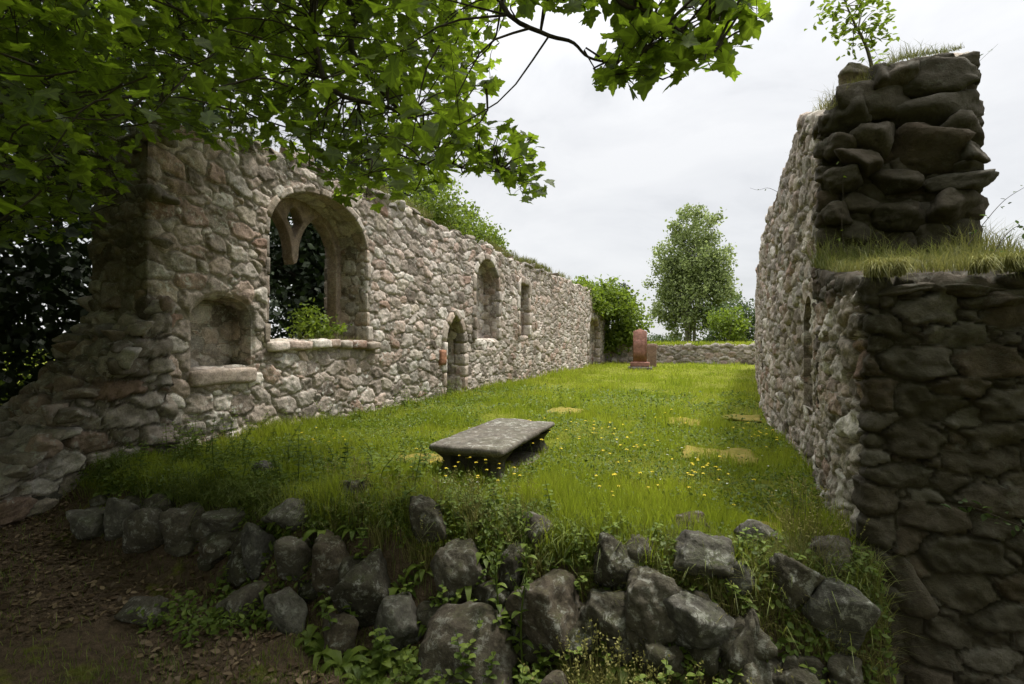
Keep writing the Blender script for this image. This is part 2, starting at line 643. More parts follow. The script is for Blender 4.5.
def edge_of(xf, side, ops):
    """1 everywhere except close to the rims of openings, where faces must meet"""
    def w(V):
        o = np.ones(len(V))
        X0 = np.array([xf(y) for y in V[:, 1]])
        for op in ops:
            lo, hi = op['poly'].min(0) - .2, op['poly'].max(0) + .2
            k = np.flatnonzero((V[:, 1] > lo[0]) & (V[:, 1] < hi[0]) & (V[:, 2] > lo[1]) & (V[:, 2] < hi[1]))
            if len(k):
                sd_, _ = poly_sd(V[k][:, 1:], op['poly'])
                o[k] = np.minimum(o[k], .04 + .96 * sst(np.hypot(sd_, V[k, 0] - X0[k]), 0, .07))
        return o
    return w


_ico = {}


def ico(sub):
    if sub not in _ico:
        bm = bmesh.new()
        bmesh.ops.create_icosphere(bm, subdivisions=sub, radius=1)
        bm.verts.ensure_lookup_table()
        _ico[sub] = (np.array([v.co[:] for v in bm.verts]), np.array([[v.index for v in f.verts] for f in bm.faces]))
        bm.free()
    return _ico[sub]


def rock(size, sub=4, sharp=9, seed=0, flat=0.0):
    """rounded facetted boulder: a smooth intersection of random planes, roughened"""
    g = np.random.default_rng(seed)
    U, T = ico(sub)
    n = g.normal(0, 1, (13, 3))
    n = np.vstack([n, [0, 0, 1], [0, 0, -1]])
    n /= np.linalg.norm(n, axis=1, keepdims=True)
    d = g.uniform(.72, 1.0, len(n))
    c = np.clip(U @ n.T, 0, None) / d[None]
    r = (c ** sharp).sum(1) ** (-1 / sharp)
    o = g.uniform(-50, 50, 3)
    r *= 1 + .10 * fbm(U * 1.6 + o, 3, seed) + .045 * fbm(U * 5 + o, 5, seed + 3) - .05 * np.abs(vn(U * 3.1 + o, seed + 9))
    V = U * r[:, None]
    V = V / np.abs(V).max(0) * np.asarray(size) * .5
    a = g.uniform(-.25, .25)
    ca, sa = math.cos(a), math.sin(a)
    V = V @ np.array([[ca, sa, 0], [-sa, ca, 0], [0, 0, 1]])
    b = g.uniform(-.18, .18)
    V = V @ np.array([[math.cos(b), 0, math.sin(b)], [0, 1, 0], [-math.sin(b), 0, math.cos(b)]])
    return V, T


_rc = {}


def rounded_cube(n=4):
    if n not in _rc:
        g = np.linspace(-1, 1, n + 1)
        VV, QQ, k = [], [], 0
        for ax in range(3):
            for sg in (-1, 1):
                A_, B_ = np.meshgrid(g, g, indexing='ij')
                P = np.zeros((n + 1, n + 1, 3))
                P[..., ax] = sg
                P[..., (ax + 1) % 3] = A_
                P[..., (ax + 2) % 3] = B_
                Q = gridq(n + 1, n + 1, k)
                QQ.append(Q if sg > 0 else Q[:, ::-1])
                VV.append(P.reshape(-1, 3))
                k += (n + 1) ** 2
        V, Q = weld(np.concatenate(VV), np.concatenate(QQ))
        _rc[n] = (V, Q)
    return _rc[n]


def box_stone(c, s, jit=.01, n=5, rad=.15, rot=None):
    V, Q = rounded_cube(n)
    s = np.asarray(s, float) / 2
    r = min(s) * rad * 2
    inner = np.clip(V * s, -(s - r), s - r)
    d = V * s - inner
    d /= np.maximum(np.linalg.norm(d, axis=1, keepdims=True), 1e-9)
    P = inner + d * r
    o = rng.uniform(-40, 40, 3)
    P = P + jit * np.stack([fbm(P * 5 + o, 3, 1), fbm(P * 5 + o, 3, 2), fbm(P * 5 + o, 3, 3)], -1)
    if rot is not None:
        P = P @ np.array([[math.cos(rot), math.sin(rot), 0], [-math.sin(rot), math.cos(rot), 0], [0, 0, 1]])
    return P + np.asarray(c), Q


def surround(mb, poly, xf, side, wid=.24, length=.32, proud=.05, deep=.22, n=5, jit=.006, skip=.0):
    """dressed blocks round an opening: jambs and arch stones, each a rounded block"""
    d = np.r_[0, np.cumsum(np.linalg.norm(np.diff(poly, axis=0), axis=1))]
    s = skip
    cen = poly.mean(0)
    k = 0
    V0, Q0 = rounded_cube(n)
    while s < d[-1] - .08:
        L = min(length * rng.uniform(.75, 1.25), d[-1] - s)
        if d[-1] - s - L < .12:
            L = d[-1] - s
        w = wid * (rng.uniform(.8, 1.15) if k % 2 else rng.uniform(1.0, 1.5))
        r = .014
        hs = np.array([L / 2 - .007, w / 2, (proud + deep) / 2])
        inner = np.clip(V0 * hs, -(hs - r), hs - r)
        dd = V0 * hs - inner
        dd /= np.maximum(np.linalg.norm(dd, axis=1, keepdims=True), 1e-9)
        P = inner + dd * r
        ss = np.clip(s + L / 2 + P[:, 0], 0, d[-1])
        b = np.stack([np.interp(ss, d, poly[:, 0]), np.interp(ss, d, poly[:, 1])], 1)
        e = .03
        p1 = np.stack([np.interp(np.clip(ss + e, 0, d[-1]), d, poly[:, 0]), np.interp(np.clip(ss + e, 0, d[-1]), d, poly[:, 1])], 1)
        p0 = np.stack([np.interp(np.clip(ss - e, 0, d[-1]), d, poly[:, 0]), np.interp(np.clip(ss - e, 0, d[-1]), d, poly[:, 1])], 1)
        tg = p1 - p0
        tg /= np.maximum(np.linalg.norm(tg, axis=1, keepdims=True), 1e-9)
        nn = np.stack([-tg[:, 1], tg[:, 0]], 1)
        off = P[:, 1] + w / 2 - .02
        q = b + nn * off[:, None]
        x = np.array([xf(y) for y in q[:, 0]]) + side * (P[:, 2] + (proud - deep) / 2 + rng.uniform(-.022, .018))
        G = np.stack([x, q[:, 0], q[:, 1]], -1)
        o = rng.uniform(-30, 30, 3)
        G = G + jit * np.stack([fbm(G * 7 + o, 3, 1), fbm(G * 7 + o, 3, 2), fbm(G * 7 + o, 3, 3)], -1)
        mb.add(G, Q0, np.tile([rng.random(), 1, 0], (len(G), 1)))
        s += L
        k += 1


def ystations(y0, y1, stepf):
    a, y = [y0], y0
    while y < y1:
        y += stepf(y)
        a.append(min(y, y1))
    if a[-1] - a[-2] < 1e-3:
        a.pop(-2)
    return np.array(a)


# ---- the long wall on the left, with its windows, door and niche
XL = -7.0
left = empty('ruined_wall', 'long grey rubble wall with arched window, pointed doorway and niche, along the left side of the lawn', 'wall', (XL, 4.6, 0))


def zt_left(y):
    z = np.interp(y, [4.5, 5.2, 6.4, 8.0, 10, 14, 18, 24, 30, 34, 37.5], [4.35, 4.55, 4.85, 4.95, 4.78, 4.72, 4.62, 4.66, 4.6, 4.3, 4.0])
    return z + .07 * math.sin(y * 2.1) * math.sin(y * .83 + 1) + .05 * math.sin(y * 5.3)


def xf_left(y):
    return XL + .05 * math.sin(y * .5)


O_WIN = dict(poly=outline(6.57, 9.29, 1.55, 3.55, 4.42, 'round'), depth=1.12, through=True, step=.035)
O_NICHE = dict(poly=outline(5.17, 6.22, 1.17, 1.95, 2.28, 'round'), depth=.42, through=False, step=.03)
O_DOOR = dict(poly=outline(12.73, 13.80, -.2, 1.45, 2.34, 'pointed'), depth=1.12, through=True, step=.05)
O_LAN = dict(poly=outline(14.6, 16.4, 1.6, 3.35, 4.28, 'pointed'), depth=.52, through=False, step=.05)
O_SLIT = dict(poly=outline(18.7, 19.85, 1.75, 3.85, 3.85, 'flat'), depth=.6, through=False, step=.06)
O_FAR = dict(poly=outline(30.6, 33.9, -.2, 1.9, 2.85, 'pointed'), depth=.45, through=False, step=.1)
OPS = [O_WIN, O_NICHE, O_DOOR, O_LAN, O_SLIT, O_FAR]
ysl = ystations(4.55, 37.4, lambda y: min(.16, .021 * max(1, (y + 2.2) / 8.5) ** 1.5))
V, Q = loft(ysl, xf_left, 1.12, -.5, zt_left, 240, 34, 1, OPS)
V, C = masonry(V, Q, (.040), .225, 110000, amp=.034, rough=.011, joint=.042, fill=1.0, wob=.035, edge=edge_of(xf_left, 1, OPS))
C[:, 2] = np.maximum(C[:, 2], .45 * sst(4.62 - V[:, 1], -.05, .05))  # broken end toned down in the colour, tree shade and moss together
mbL = MB()
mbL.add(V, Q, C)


def lzt(y):
    return np.interp(y, [3.0, 3.3, 3.6, 3.62, 4.05, 4.07, 4.4, 4.8], [.05, .28, .55, .6, 1.05, 1.1, 1.6, 2.2])


V, Q = loft(ystations(3.05, 4.75, lambda y: .025), lambda y: XL + .04 + .12 * math.sin(y * 3), 1.25, -.7, lzt, 110, 40, 1)
V, C = masonry(V, Q, .06, .26, 14000, amp=.105, zan=1.6, rough=.022, wob=.09, joint=.04)
C[:, 2] = .42  # stepped end darkened in the colour for deeper shade as well as moss
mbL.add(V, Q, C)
# ragged broken end and loose coping stones, all bedded in the wall
for i in range(80):
    y = rng.uniform(3.0, 4.7)
    x = XL - rng.uniform(-.12, 1.2)
    z = lzt(y) + rng.uniform(-.10, .12)
    V, T = rock((rng.uniform(.25, .6), rng.uniform(.25, .5), rng.uniform(.14, .32)), 4, 16, 100 + i)
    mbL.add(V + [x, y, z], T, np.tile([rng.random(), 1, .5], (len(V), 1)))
for i in range(34):
    z = rng.uniform(1.2, 4.5)
    V, T = rock((rng.uniform(.3, .6), rng.uniform(.25, .5), rng.uniform(.14, .32)), 3, 12, 160 + i)
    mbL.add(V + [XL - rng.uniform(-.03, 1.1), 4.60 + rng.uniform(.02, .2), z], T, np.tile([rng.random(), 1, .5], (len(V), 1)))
for y in np.r_[np.arange(4.6, 12, .3), np.arange(12, 36, .5)]:
    for k in range(2):
        V, T = rock((rng.uniform(.25, .5), rng.uniform(.3, .6), rng.uniform(.14, .3)), 3, 12, int(y * 100) + k)
        mbL.add(V + [XL - (.1 if k else rng.uniform(.3, .9)), y + rng.uniform(-.1, .1), zt_left(y) + rng.uniform(-.06, .05)], T,
                np.tile([rng.random(), 1, .3], (len(V), 1)))
O0 = np.array(left.location)
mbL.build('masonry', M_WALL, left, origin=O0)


def dress(name, op, mat=M_DRESS, **k):
    mb = MB()
    surround(mb, op['poly'], xf_left, 1, **k)
    return mb.build(name, mat, left, origin=O0)


dress('window_surround', O_WIN, wid=.12, length=.36, proud=.04, deep=.3, jit=.007)
dress('door_surround', O_DOOR, wid=.19, length=.4, proud=.07, deep=.3, n=4)
dress('lancet_surround', O_LAN, wid=.19, length=.42, proud=.07, deep=.25, n=4)
dress('slit_surround', O_SLIT, wid=.24, length=.5, proud=.06, deep=.25, n=4)
dress('arch_surround', O_FAR, wid=.3, length=.5, proud=.06, deep=.25, n=3)
# sills
mb = MB()
mb.add(*box_stone((XL - .06, 5.7, 1.04), (.34, 1.12, .25), .012, 8, .2))
o = mb.build('niche_sill', M_DRESS, left, origin=O0)
mb = MB()
y = 6.5
while y < 9.3:
    L = rng.uniform(.3, .55)
    mb.add(*box_stone((XL - .12 + rng.uniform(-.03, .03), y + L / 2, 1.49 + rng.uniform(-.02, .05)), (.42, L, .18), .02, 5, .3))
    mb.add(*box_stone((XL - .6, y + L / 2, 1.46 + rng.uniform(-.02, .05)), (.7, L, .2), .03, 5, .3))
    y += L
mb.build('window_sill', M_WALL, left, origin=O0)
mb = MB()
mb.add(*box_stone((XL + .03, 12.52, 1.12), (.14, .3, .42), .01, 5, .2))
mb.build('red_jamb_stone', M_ORANGE, left, origin=O0)
# broken tracery in the head of the big window: flat 2-D curve with a thickness
cu = bpy.data.curves.new('tracery', 'CURVE')
cu.dimensions = '2D'
cu.fill_mode = 'BOTH'
cu.extrude = .11
cu.bevel_depth = .02
cu.bevel_resolution = 1


def addpoly(pts):
    sp = cu.splines.new('POLY')
    sp.points.add(len(pts) - 1)
    for p, (a, b) in zip(sp.points, pts):
        p.co = (a, b, 0, 1)
    sp.use_cyclic_u = True


w2 = 1.36
zs, za = 3.55, 4.42
outer = [(-w2 * math.cos(math.pi * k / 30) * 1.0, zs + (za - zs) * math.sin(math.pi * k / 30)) for k in range(31)]
inner = []


def lancet(c, hw, zb_, zsp, zap, n=9):
    """half points of a pointed arch from the right foot over the apex to the left foot"""
    w = hw * 2
    hh = zap - zsp
    Rr = (w * w / 4 + hh * hh) / w
    a1 = math.acos((Rr - hw) / Rr)
    r = [(c + hw, zb_), (c + hw, zsp)]
    r += [(c + hw - Rr + Rr * math.cos(a1 * k / n), zsp + Rr * math.sin(a1 * k / n)) for k in range(1, n + 1)]
    r += [(c - hw + Rr - Rr * math.cos(a1 * k / n), zsp + Rr * math.sin(a1 * k / n)) for k in range(n - 1, 0, -1)]
    r += [(c - hw, zsp), (c - hw, zb_)]
    return r


inner = lancet(.64, .57, 1.6, 3.28, 4.2) 
pend = [(.03, 3.16), (-.02, 3.13)]
inner2 = lancet(-.66, .59, 3.1, 3.28, 4.2)
ring = outer + [(w2, 1.6)] + [(1.21, 1.6)] + inner[1:-1] + [(.065, 3.26)] + pend + [(-.065, 3.25)] + inner2[1:-1] + [(-1.22, 3.2), (-w2, 3.15)]
addpoly(ring)
addpoly([(0, 3.58), (.1, 3.78), (.23, 3.98), (.13, 4.2), (0, 4.28), (-.13, 4.2), (-.23, 3.98), (-.1, 3.78)])
tmp = bpy.data.objects.new('tmp', cu)
COL.objects.link(tmp)
me = bpy.data.meshes.new_from_object(tmp)
bpy.data.objects.remove(tmp)
Vt = np.zeros(len(me.vertices) * 3)
me.vertices.foreach_get('co', Vt)
Vt = Vt.reshape(-1, 3)
for v, p in zip(me.vertices, Vt):
    v.co = (XL - .86 + p[2] - O0[0], 7.93 + p[0] - O0[1], p[1] - O0[2])
me.materials.append(M_DRESS)
a = me.color_attributes.new('Col', 'FLOAT_COLOR', 'POINT')
a.data.foreach_set('color', np.tile([.4, 1, 0, 1], (len(me.vertices), 1)).astype(np.float32).ravel())
tr = bpy.data.objects.new('tracery', me)
COL.objects.link(tr)
tr.parent = left

# ---- the wall on the right
XR = 1.07
right = empty('ruined_wall', 'tall broken rubble wall with dark end and turf ledge, close on the right of the lawn', 'wall', (XR, 4.3, 0))
O1 = np.array(right.location)


def xf_right(y):
    return XR + .05 * math.sin(y * .9 + 1) + .072 * max(0, y - 13.5)


def zt_r1(y):
    return np.interp(y, [4.2, 4.5, 5.2, 6.8], [1.98, 2.05, 2.12, 2.4])


def zt_r2(y):
    return np.interp(y, [6.3, 6.8, 7.5, 9.3, 11, 13, 20, 31], [4.35, 4.55, 4.5, 4.3, 4.0, 3.75, 3.75, 3.9]) + .06 * math.sin(y * 4.1)


def top_drop(u, y):
    return .42 * sst(.75 - u, 0, .75) * sst(7.6 - y, 0, 1.0)


O_REC = dict(poly=outline(6.95, 7.65, .75, 1.75, 2.15, 'round'), depth=.22, through=False, step=.03)
mbR = MB()
V, Q = loft(ystations(4.22, 6.9, lambda y: .02), xf_right, 2.6, -1.4, zt_r1, 185, 120, -1)
V, C = masonry(V, Q, .045, .19, 45000, amp=.048, zan=1.6, rough=.022, moss=0, wob=.06, joint=.028)
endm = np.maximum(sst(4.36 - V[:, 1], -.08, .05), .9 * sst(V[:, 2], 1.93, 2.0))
C[:, 2] = np.maximum(C[:, 2], endm * .95)  # tree shade and damp on the end painted into the colour; ledge top darkened too
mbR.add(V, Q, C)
V, Q = loft(ystations(6.38, 31, lambda y: min(.2, .022 * max(1, (y - 1) / 6.0) ** 1.5)), xf_right, 1.36, -.6, zt_r2, 205, 60, -1, [O_REC])
ud = V[:, 0] - np.array([xf_right(y) for y in V[:, 1]])
V[:, 2] -= top_drop(ud, V[:, 1]) * sst(V[:, 2], 3.2, 4.3)
V, C = masonry(V, Q, (.04), .19, 90000, amp=.04, zan=1.4, rough=.015, wob=.06, joint=.034, fill=1.0, edge=edge_of(xf_right, -1, [O_REC]))
C[:, 2] = np.maximum(C[:, 2], sst(6.5 - V[:, 1], -.06, .05) * .97)  # upper end face: shade painted into the stone colour along with damp
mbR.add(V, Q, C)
stub = [(930, 80, 80, 36), (958, 95, 60, 34), (935, 112, 95, 40), (880, 100, 80, 40), (850, 112, 50, 40), (960, 130, 46, 44), (925, 150, 70, 44),
        (880, 140, 60, 34), (968, 172, 40, 14), (958, 182, 60, 20), (948, 206, 70, 40), (905, 182, 60, 26), (862, 205, 54, 24), (900, 215, 50, 30),
        (838, 145, 36, 28), (840, 180, 40, 26), (865, 165, 50, 24), (905, 75, 60, 30), (834, 215, 30, 24), (832, 118, 26, 20), (965, 155, 36, 22), (880, 78, 60, 30)]
for i, (px, py, w, h) in enumerate(stub):
    p = atY(px, 6.34, 0)
    D = -p[0] * SA + p[1] * CA
    c = at(px, py, D)
    V, T = rock((w / F * D * 1.08, .55, h / F * D * 1.15), 4, 14, 300 + i)
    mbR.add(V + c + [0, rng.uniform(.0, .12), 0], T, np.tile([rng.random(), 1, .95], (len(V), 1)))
for i in range(40):
    y = rng.uniform(6.6, 20)
    V, T = rock((rng.uniform(.25, .5), rng.uniform(.3, .6), rng.uniform(.16, .34)), 3, 12, 340 + i)
    mbR.add(V + [xf_right(y) + rng.uniform(.26, .8), y, zt_r2(y) + rng.uniform(-.10, .02)], T, np.tile([rng.random(), 1, .3], (len(V), 1)))
for i, (px, py, w, h) in enumerate([(905, 290, 60, 12), (960, 292, 70, 14), (1000, 300, 60, 20), (885, 300, 40, 20), (893, 580, 60, 60), (880, 640, 50, 50), (930, 640, 90, 70)]):
    p = atY(px, 4.24, 0)
    D = -p[0] * SA + p[1] * CA
    c = at(px, py, D)
    V, T = rock((w / F * D, .3, h / F * D), 4, 14, 380 + i)
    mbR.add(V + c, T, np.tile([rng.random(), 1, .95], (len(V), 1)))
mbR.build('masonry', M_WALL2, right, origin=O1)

# ---- the low boundary wall across the far end
fw = empty('boundary_wall', 'low rubble boundary wall with weeds along its top, closing the far end of the lawn', 'wall', (-2, 36, 0))
ysf = None
xs = ystations(-7.5, 6.0, lambda y: .06)
V, Q = loft(xs, lambda y: -36.0, .55, -.4, lambda y: 1.22 + .06 * math.sin(y * 3) + .04 * math.sin(y * 8), 34, 10, 1)
V = np.stack([V[:, 1], -V[:, 0], V[:, 2]], -1)
V, C = masonry(V, Q, .08, .24, 5000, amp=.08, rough=.015)
mb = MB()
C[:, 2] = .35
mb.add(V, Q, C)
for i in range(30):
    x = rng.uniform(-7, 6)
    V, T = rock((rng.uniform(.3, .6), .4, rng.uniform(.15, .3)), 2, 12, 500 + i)
    mb.add(V + [x, 36.25, 1.22], T, np.tile([rng.random(), 1, .3], (len(V), 1)))
mb.build('masonry', M_WALL, fw, origin=np.array(fw.location))

# ------------------------------------------------------------------ tomb and headstones
tomb = empty('table_tomb', 'low weathered table tomb with moulded slab on carved supports, in the grass', 'tomb', (-2.62, 6.2, 0))
OT = np.array(tomb.location)
g = 46
gx, gy = np.linspace(-1, 1, g), np.linspace(-1, 1, g * 2)


def slab(cx, cy, lx, ly, prof, jit=.006):
    """moulded slab: rounded rectangle rings following a list of (inset, z)"""
    n = 160
    base = resample(np.array([(-lx, -ly), (lx, -ly), (lx, ly), (-lx, ly)], float) / 2, (lx + ly) * 2 / n, True)[:-1]
    rings = []
    for ins, z in prof:
        s = np.array([(lx / 2 - ins) / (lx / 2), (ly / 2 - ins) / (ly / 2)])
        P = base * s
        rings.append(np.c_[P[:, 0] + cx, P[:, 1] + cy, np.full(len(P), z)])
    G = np.array(rings)
    m, k = G.shape[:2]
    V = G.reshape(-1, 3)
    i = np.arange(m - 1)[:, None] * k
    j = np.arange(k)[None]
    Q = np.stack([i + j, i + (j + 1) % k, i + k + (j + 1) % k, i + k + j], -1).reshape(-1, 4)
    V = V + jit * np.stack([fbm(V * 6, 3, 1), fbm(V * 6, 3, 2), fbm(V * 6, 3, 3)], -1)
    return V, Q


mb = MB()
prof = [(.14, .262), (.10, .27), (.075, .285), (.055, .30), (.03, .305), (.012, .315), (.0, .33), (-.004, .35), (.0, .375), (.012, .388), (.03, .394)] + \
       [(i, .396 + .004 * (i / .45)) for i in np.linspace(.05, .46, 14)]
V, Q = slab(-2.62, 6.23, .92, 2.0, prof)
V[:, 2] += .012 * fbm(V * 2.2, 3, 8) + .012 * (V[:, 1] - 6.2)
mb.add(V, Q, np.tile([.5, 1, .0], (len(V), 1)))
mb.build('top_slab', M_TOMB, tomb, origin=OT)
for yy in (5.50, 6.95):
    mb = MB()
    prof = [(-.02, -.1), (-.02, .03), (.0, .05), (.03, .08), (.05, .12), (.055, .16), (.04, .20), (.01, .235), (-.02, .26), (-.03, .29)]
    V, Q = slab(-2.62, yy, .66, .17, prof, .004)
    mb.add(V, Q, np.tile([.2, 1, .6], (len(V), 1)))
    mb.build('support', M_TOMB, tomb, origin=OT)
for xx in (-2.93, -2.31):
    for yy in (5.48, 6.97):
        mb = MB()
        prof = [(-.02, -.1), (-.025, .04), (-.005, .07), (.02, .11), (.028, .16), (.02, .20), (-.01, .24), (-.04, .275), (-.05, .29)]
        V, Q = slab(xx, yy, .15, .26, prof, .004)
        mb.add(V, Q, np.tile([.5, 1, .6], (len(V), 1)))
        mb.build('leg', M_TOMB, tomb, origin=OT)
mb = MB()
mb.add(*box_stone((-2.62, 6.2, -.04), (.9, 1.8, .12), .012, 10, .25))
mb.build('base_slab', M_TOMB, tomb, origin=OT)

hp = atY(640, 28.0, 0)
hs = empty('headstone', 'upright red granite headstone on a stepped base, at the far end of the lawn', 'headstone', hp)


def stele(w, d, z0, z1, shoulder=.12, n=20):
    pts = [(-w / 2, z0), (-w / 2, z1 - shoulder)]
    for k in range(n + 1):
        a = math.pi * k / n
        u = -math.cos(a)
        pts.append((u * w / 2 * .92, z1 - shoulder * .8 + shoulder * .8 * (1 - abs(u)) ** 1.1))
    pts += [(w / 2, z1 - shoulder), (w / 2, z0)]
    P = np.array(pts)
    m = len(P)
    V = np.vstack([np.c_[P[:, 0], np.full(m, -d / 2), P[:, 1]], np.c_[P[:, 0], np.full(m, d / 2), P[:, 1]]])
    j = np.arange(m)
    Q = np.stack([j, (j + 1) % m, m + (j + 1) % m, m + j], 1)[:, ::-1]
    return V, [Q, j[None], (m + j)[::-1][None]]


mb = MB()
V, Fc = stele(.70, .22, .42, 2.2, .16)
mb.add(V, Fc, np.tile([.5, 1, 0], (len(V), 1)))
mb.build('tablet', M_PINK, hs, smooth=False)
mb = MB()
mb.add(*box_stone((0, -.112, 1.15), (.6, .012, .95), 0, 3, .3), C=np.tile([.1, 1, 0], (len(rounded_cube(3)[0]), 1)))
mb.build('inscription_panel', M_PINK, hs, smooth=False)
mb = MB()
mb.add(*box_stone((0, 0, .30), (1.0, .4, .26), .002, 6, .15), C=np.tile([.3, 1, 0], (len(rounded_cube(6)[0]), 1)))
mb.build('plinth', M_PINK, hs)
mb = MB()
mb.add(*box_stone((0, 0, .06), (1.25, .62, .24), .01, 6, .15), C=np.tile([.3, 1, 0], (len(rounded_cube(6)[0]), 1)))
mb.build('base', M_TOMB, hs)
hp2 = atY(652, 31.0, 0)
mb = MB()
V, Fc = box_stone((0, 0, .62), (.5, .2, 1.5), .008, 8, .12)
mb.add(V, Fc, np.tile([.5, 1, 0], (len(V), 1)))
o = mb.build('headstone', M_BROWN, None)
o.location = hp2
tag(o, 'plain brown sandstone headstone just behind the red granite one, against the low wall', 'headstone')

# flat grave slabs lying in the lawn, covered in ochre moss
M_OCHRE = plain_mat('ochre_moss', (.10, .105, .014), (.21, .155, .035), 5, .95, .5)
for (px, py, w, l, lab) in [(718, 453, .95, .85, 'flat ochre grave slab in the lawn, larger one nearer the broken right wall'),
                            (684, 421, .62, .8, 'small flat ochre grave slab in the lawn, beyond the larger ochre slab'),
                            (741, 417, .7, .7, 'flat ochre grave slab half hidden in grass beside the right wall'),
                            (795, 531, .55, .35, 'flat ochre grave slab at the near foot of the right wall'),
                            (418, 458, .75, .5, 'flat brownish grave slab in the lawn left of the table tomb'),
                            (566, 410, .8, .8, 'flat yellowish grave slab beyond the table tomb')]:
    D = F * (H - .05) / (py - 340)
    c = at(px, py, D)
    c[2] = 0
    mb = MB()
    mb.add(*box_stone((0, 0, .015), (w, l, .06), .035, 14, .5))
    o = mb.build('grave_slab', M_OCHRE)
    o.location = c
    tag(o, lab, 'grave slab')

# ------------------------------------------------------------------ boulders of the collapsed end wall
B = [
    (38, 490, 66, 40, 3.35, 'big lichen-topped boulder at the broken end of the left wall'),
    (92, 524, 44, 28, 3.55, 'dark flat boulder leaning at the left end of the rubble row'),
    (120, 520, 34, 44, 3.62, 'dark upright boulder where the dirt path meets the turf bank'),
    (150, 530, 40, 46, 3.58, 'dark mossy boulder between two others above the dirt path'),
    (181, 530, 36, 46, 3.55, 'squarish dark boulder with pale specks above the dirt path'),
    (226, 522, 44, 26, 3.62, 'pale-topped flat boulder capping the rubble row'),
    (215, 550, 34, 32, 3.45, 'small angular boulder with a pale upper edge, under the pale-topped one'),
    (254, 552, 46, 54, 3.48, 'tall angular dark boulder in the left half of the rubble row'),
    (296, 560, 36, 46, 3.38, 'boulder with white lichen crust on its pointed top'),
    (237, 608, 46, 36, 2.95, 'smooth grey boulder lying loose on the dirt'),
    (154, 611, 62, 24, 2.95, 'low brown boulder sunk in the leaf litter'),
    (290, 514, 50, 32, 3.72, 'rounded boulder half covered by turf at the lip of the bank'),
    (332, 566, 44, 50, 3.42, 'brown boulder beside the white-crusted pointed one'),
    (350, 494, 36, 26, 4.05, 'small pale boulder among weeds on the bank'),
    (372, 588, 58, 66, 3.30, 'broad boulder with a white lichen patch on its crown'),
    (427, 521, 44, 46, 3.72, 'boulder with a white-spotted top poking through the weeds'),
    (400, 622, 52, 54, 3.12, 'dark boulder low in the row beside the big rounded one'),
    (458, 572, 56, 54, 3.45, 'dark boulder behind the tall weed'),
    (466, 652, 96, 82, 2.86, 'big rounded dark boulder at the bottom edge of the photo'),
    (550, 611, 82, 70, 3.08, 'big lichen-spotted boulder right of the tall weed'),
    (557, 668, 40, 42, 2.78, 'small pale-topped boulder below the lichen-spotted big one'),
    (540, 532, 40, 34, 3.85, 'small white-topped boulder near the table tomb'),
    (612, 560, 58, 50, 3.55, 'boulder under an overhanging sod of dry turf'),
    (606, 618, 54, 54, 3.25, 'shaded boulder between the lichen-spotted one and the dark hollow'),
    (652, 600, 62, 60, 3.38, 'shaded boulder in the middle of the right half of the row'),
    (690, 522, 44, 26, 3.85, 'low grey boulder on the grassy lip near the right half of the row'),
    (706, 556, 62, 48, 3.58, 'smooth rounded grey boulder on top of the row, near the right wall'),
    (740, 582, 32, 36, 3.42, 'narrow boulder with a white blotch'),
    (757, 522, 48, 32, 3.82, 'sloping pale boulder at the grass edge below the right wall'),
    (786, 582, 60, 54, 3.45, 'rounded boulder with pale spots right of the narrow blotched one'),
    (800, 662, 60, 44, 3.05, 'low boulder on the ground in front of the right wall'),
    (700, 625, 64, 60, 3.28, 'dark boulder beneath the smooth rounded grey one'),
    (835, 612, 58, 66, 3.40, 'dark boulder wedged against the foot of the right wall'),
    (752, 634, 60, 54, 3.22, 'dark boulder below the narrow blotched one'),
    (510, 575, 44, 50, 3.50, 'dark boulder hidden behind leaves of the tall weed'),
    (640, 552, 40, 36, 3.66, 'small dark boulder under the turf lip, beside the sod-covered one'),
    (825, 560, 50, 40, 3.62, 'brown boulder tucked under the dry grass by the right wall'),
    (285, 610, 44, 44, 3.12, 'dark boulder at the foot of the row above the dirt'),
    (340, 640, 46, 40, 2.95, 'dark boulder on the dirt near docks'),
    (262, 470, 24, 16, 4.9, 'small pale stone in the weeds below the niche'),
]
for i, (px, py, w, h, Y, lab) in enumerate(B):
    t = (px - 512) / F
    D0 = Y / (t * SA + CA)
    # bed each stone where its line of sight meets the ground
    D = D0 * 1.14
    for q in np.linspace(.80, 1.14, 120):
        c = at(px, py, D0 * q)
        if c[2] < float(gz(np.array([c[0]]), np.array([c[1]]))[0]) + .36 * h / F * D0:
            D = D0 * q
            break
    c = at(px, py, D)
    sx, sz = w / F * D * 1.08, h / F * D * 1.08
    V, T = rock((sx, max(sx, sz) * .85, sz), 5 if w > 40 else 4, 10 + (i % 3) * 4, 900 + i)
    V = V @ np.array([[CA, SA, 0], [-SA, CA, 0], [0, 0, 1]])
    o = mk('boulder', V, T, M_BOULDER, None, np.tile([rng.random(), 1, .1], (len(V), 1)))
    g0 = float(gz(np.array([c[0]]), np.array([c[1]]))[0])
    c[2] = min(c[2], g0 + sz * .42)
    o.location = c
    tag(o, lab, 'boulder', 'boulders of the collapsed end wall')


for i in range(70):
    px = rng.uniform(95, 865)
    Y = 3.56 + rng.uniform(-.08, .10)
    D = Y / ((px - 512) / F * SA + CA)
    c = at(px, 340, D)
    c[2] = float(gz(np.array([c[0]]), np.array([c[1]]))[0]) + rng.uniform(-.06, .08)
    s_ = rng.uniform(.2, .4)
    V, T = rock((s_ * 1.15, s_, s_ * .8), 4, 12, 1500 + i)
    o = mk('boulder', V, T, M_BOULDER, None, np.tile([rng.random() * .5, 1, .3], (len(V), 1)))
    o.location = c
    tag(o, 'dark stone wedged deep in the gaps behind the larger boulders of the row', 'boulder', 'dark wedged stones of the collapsed end wall')


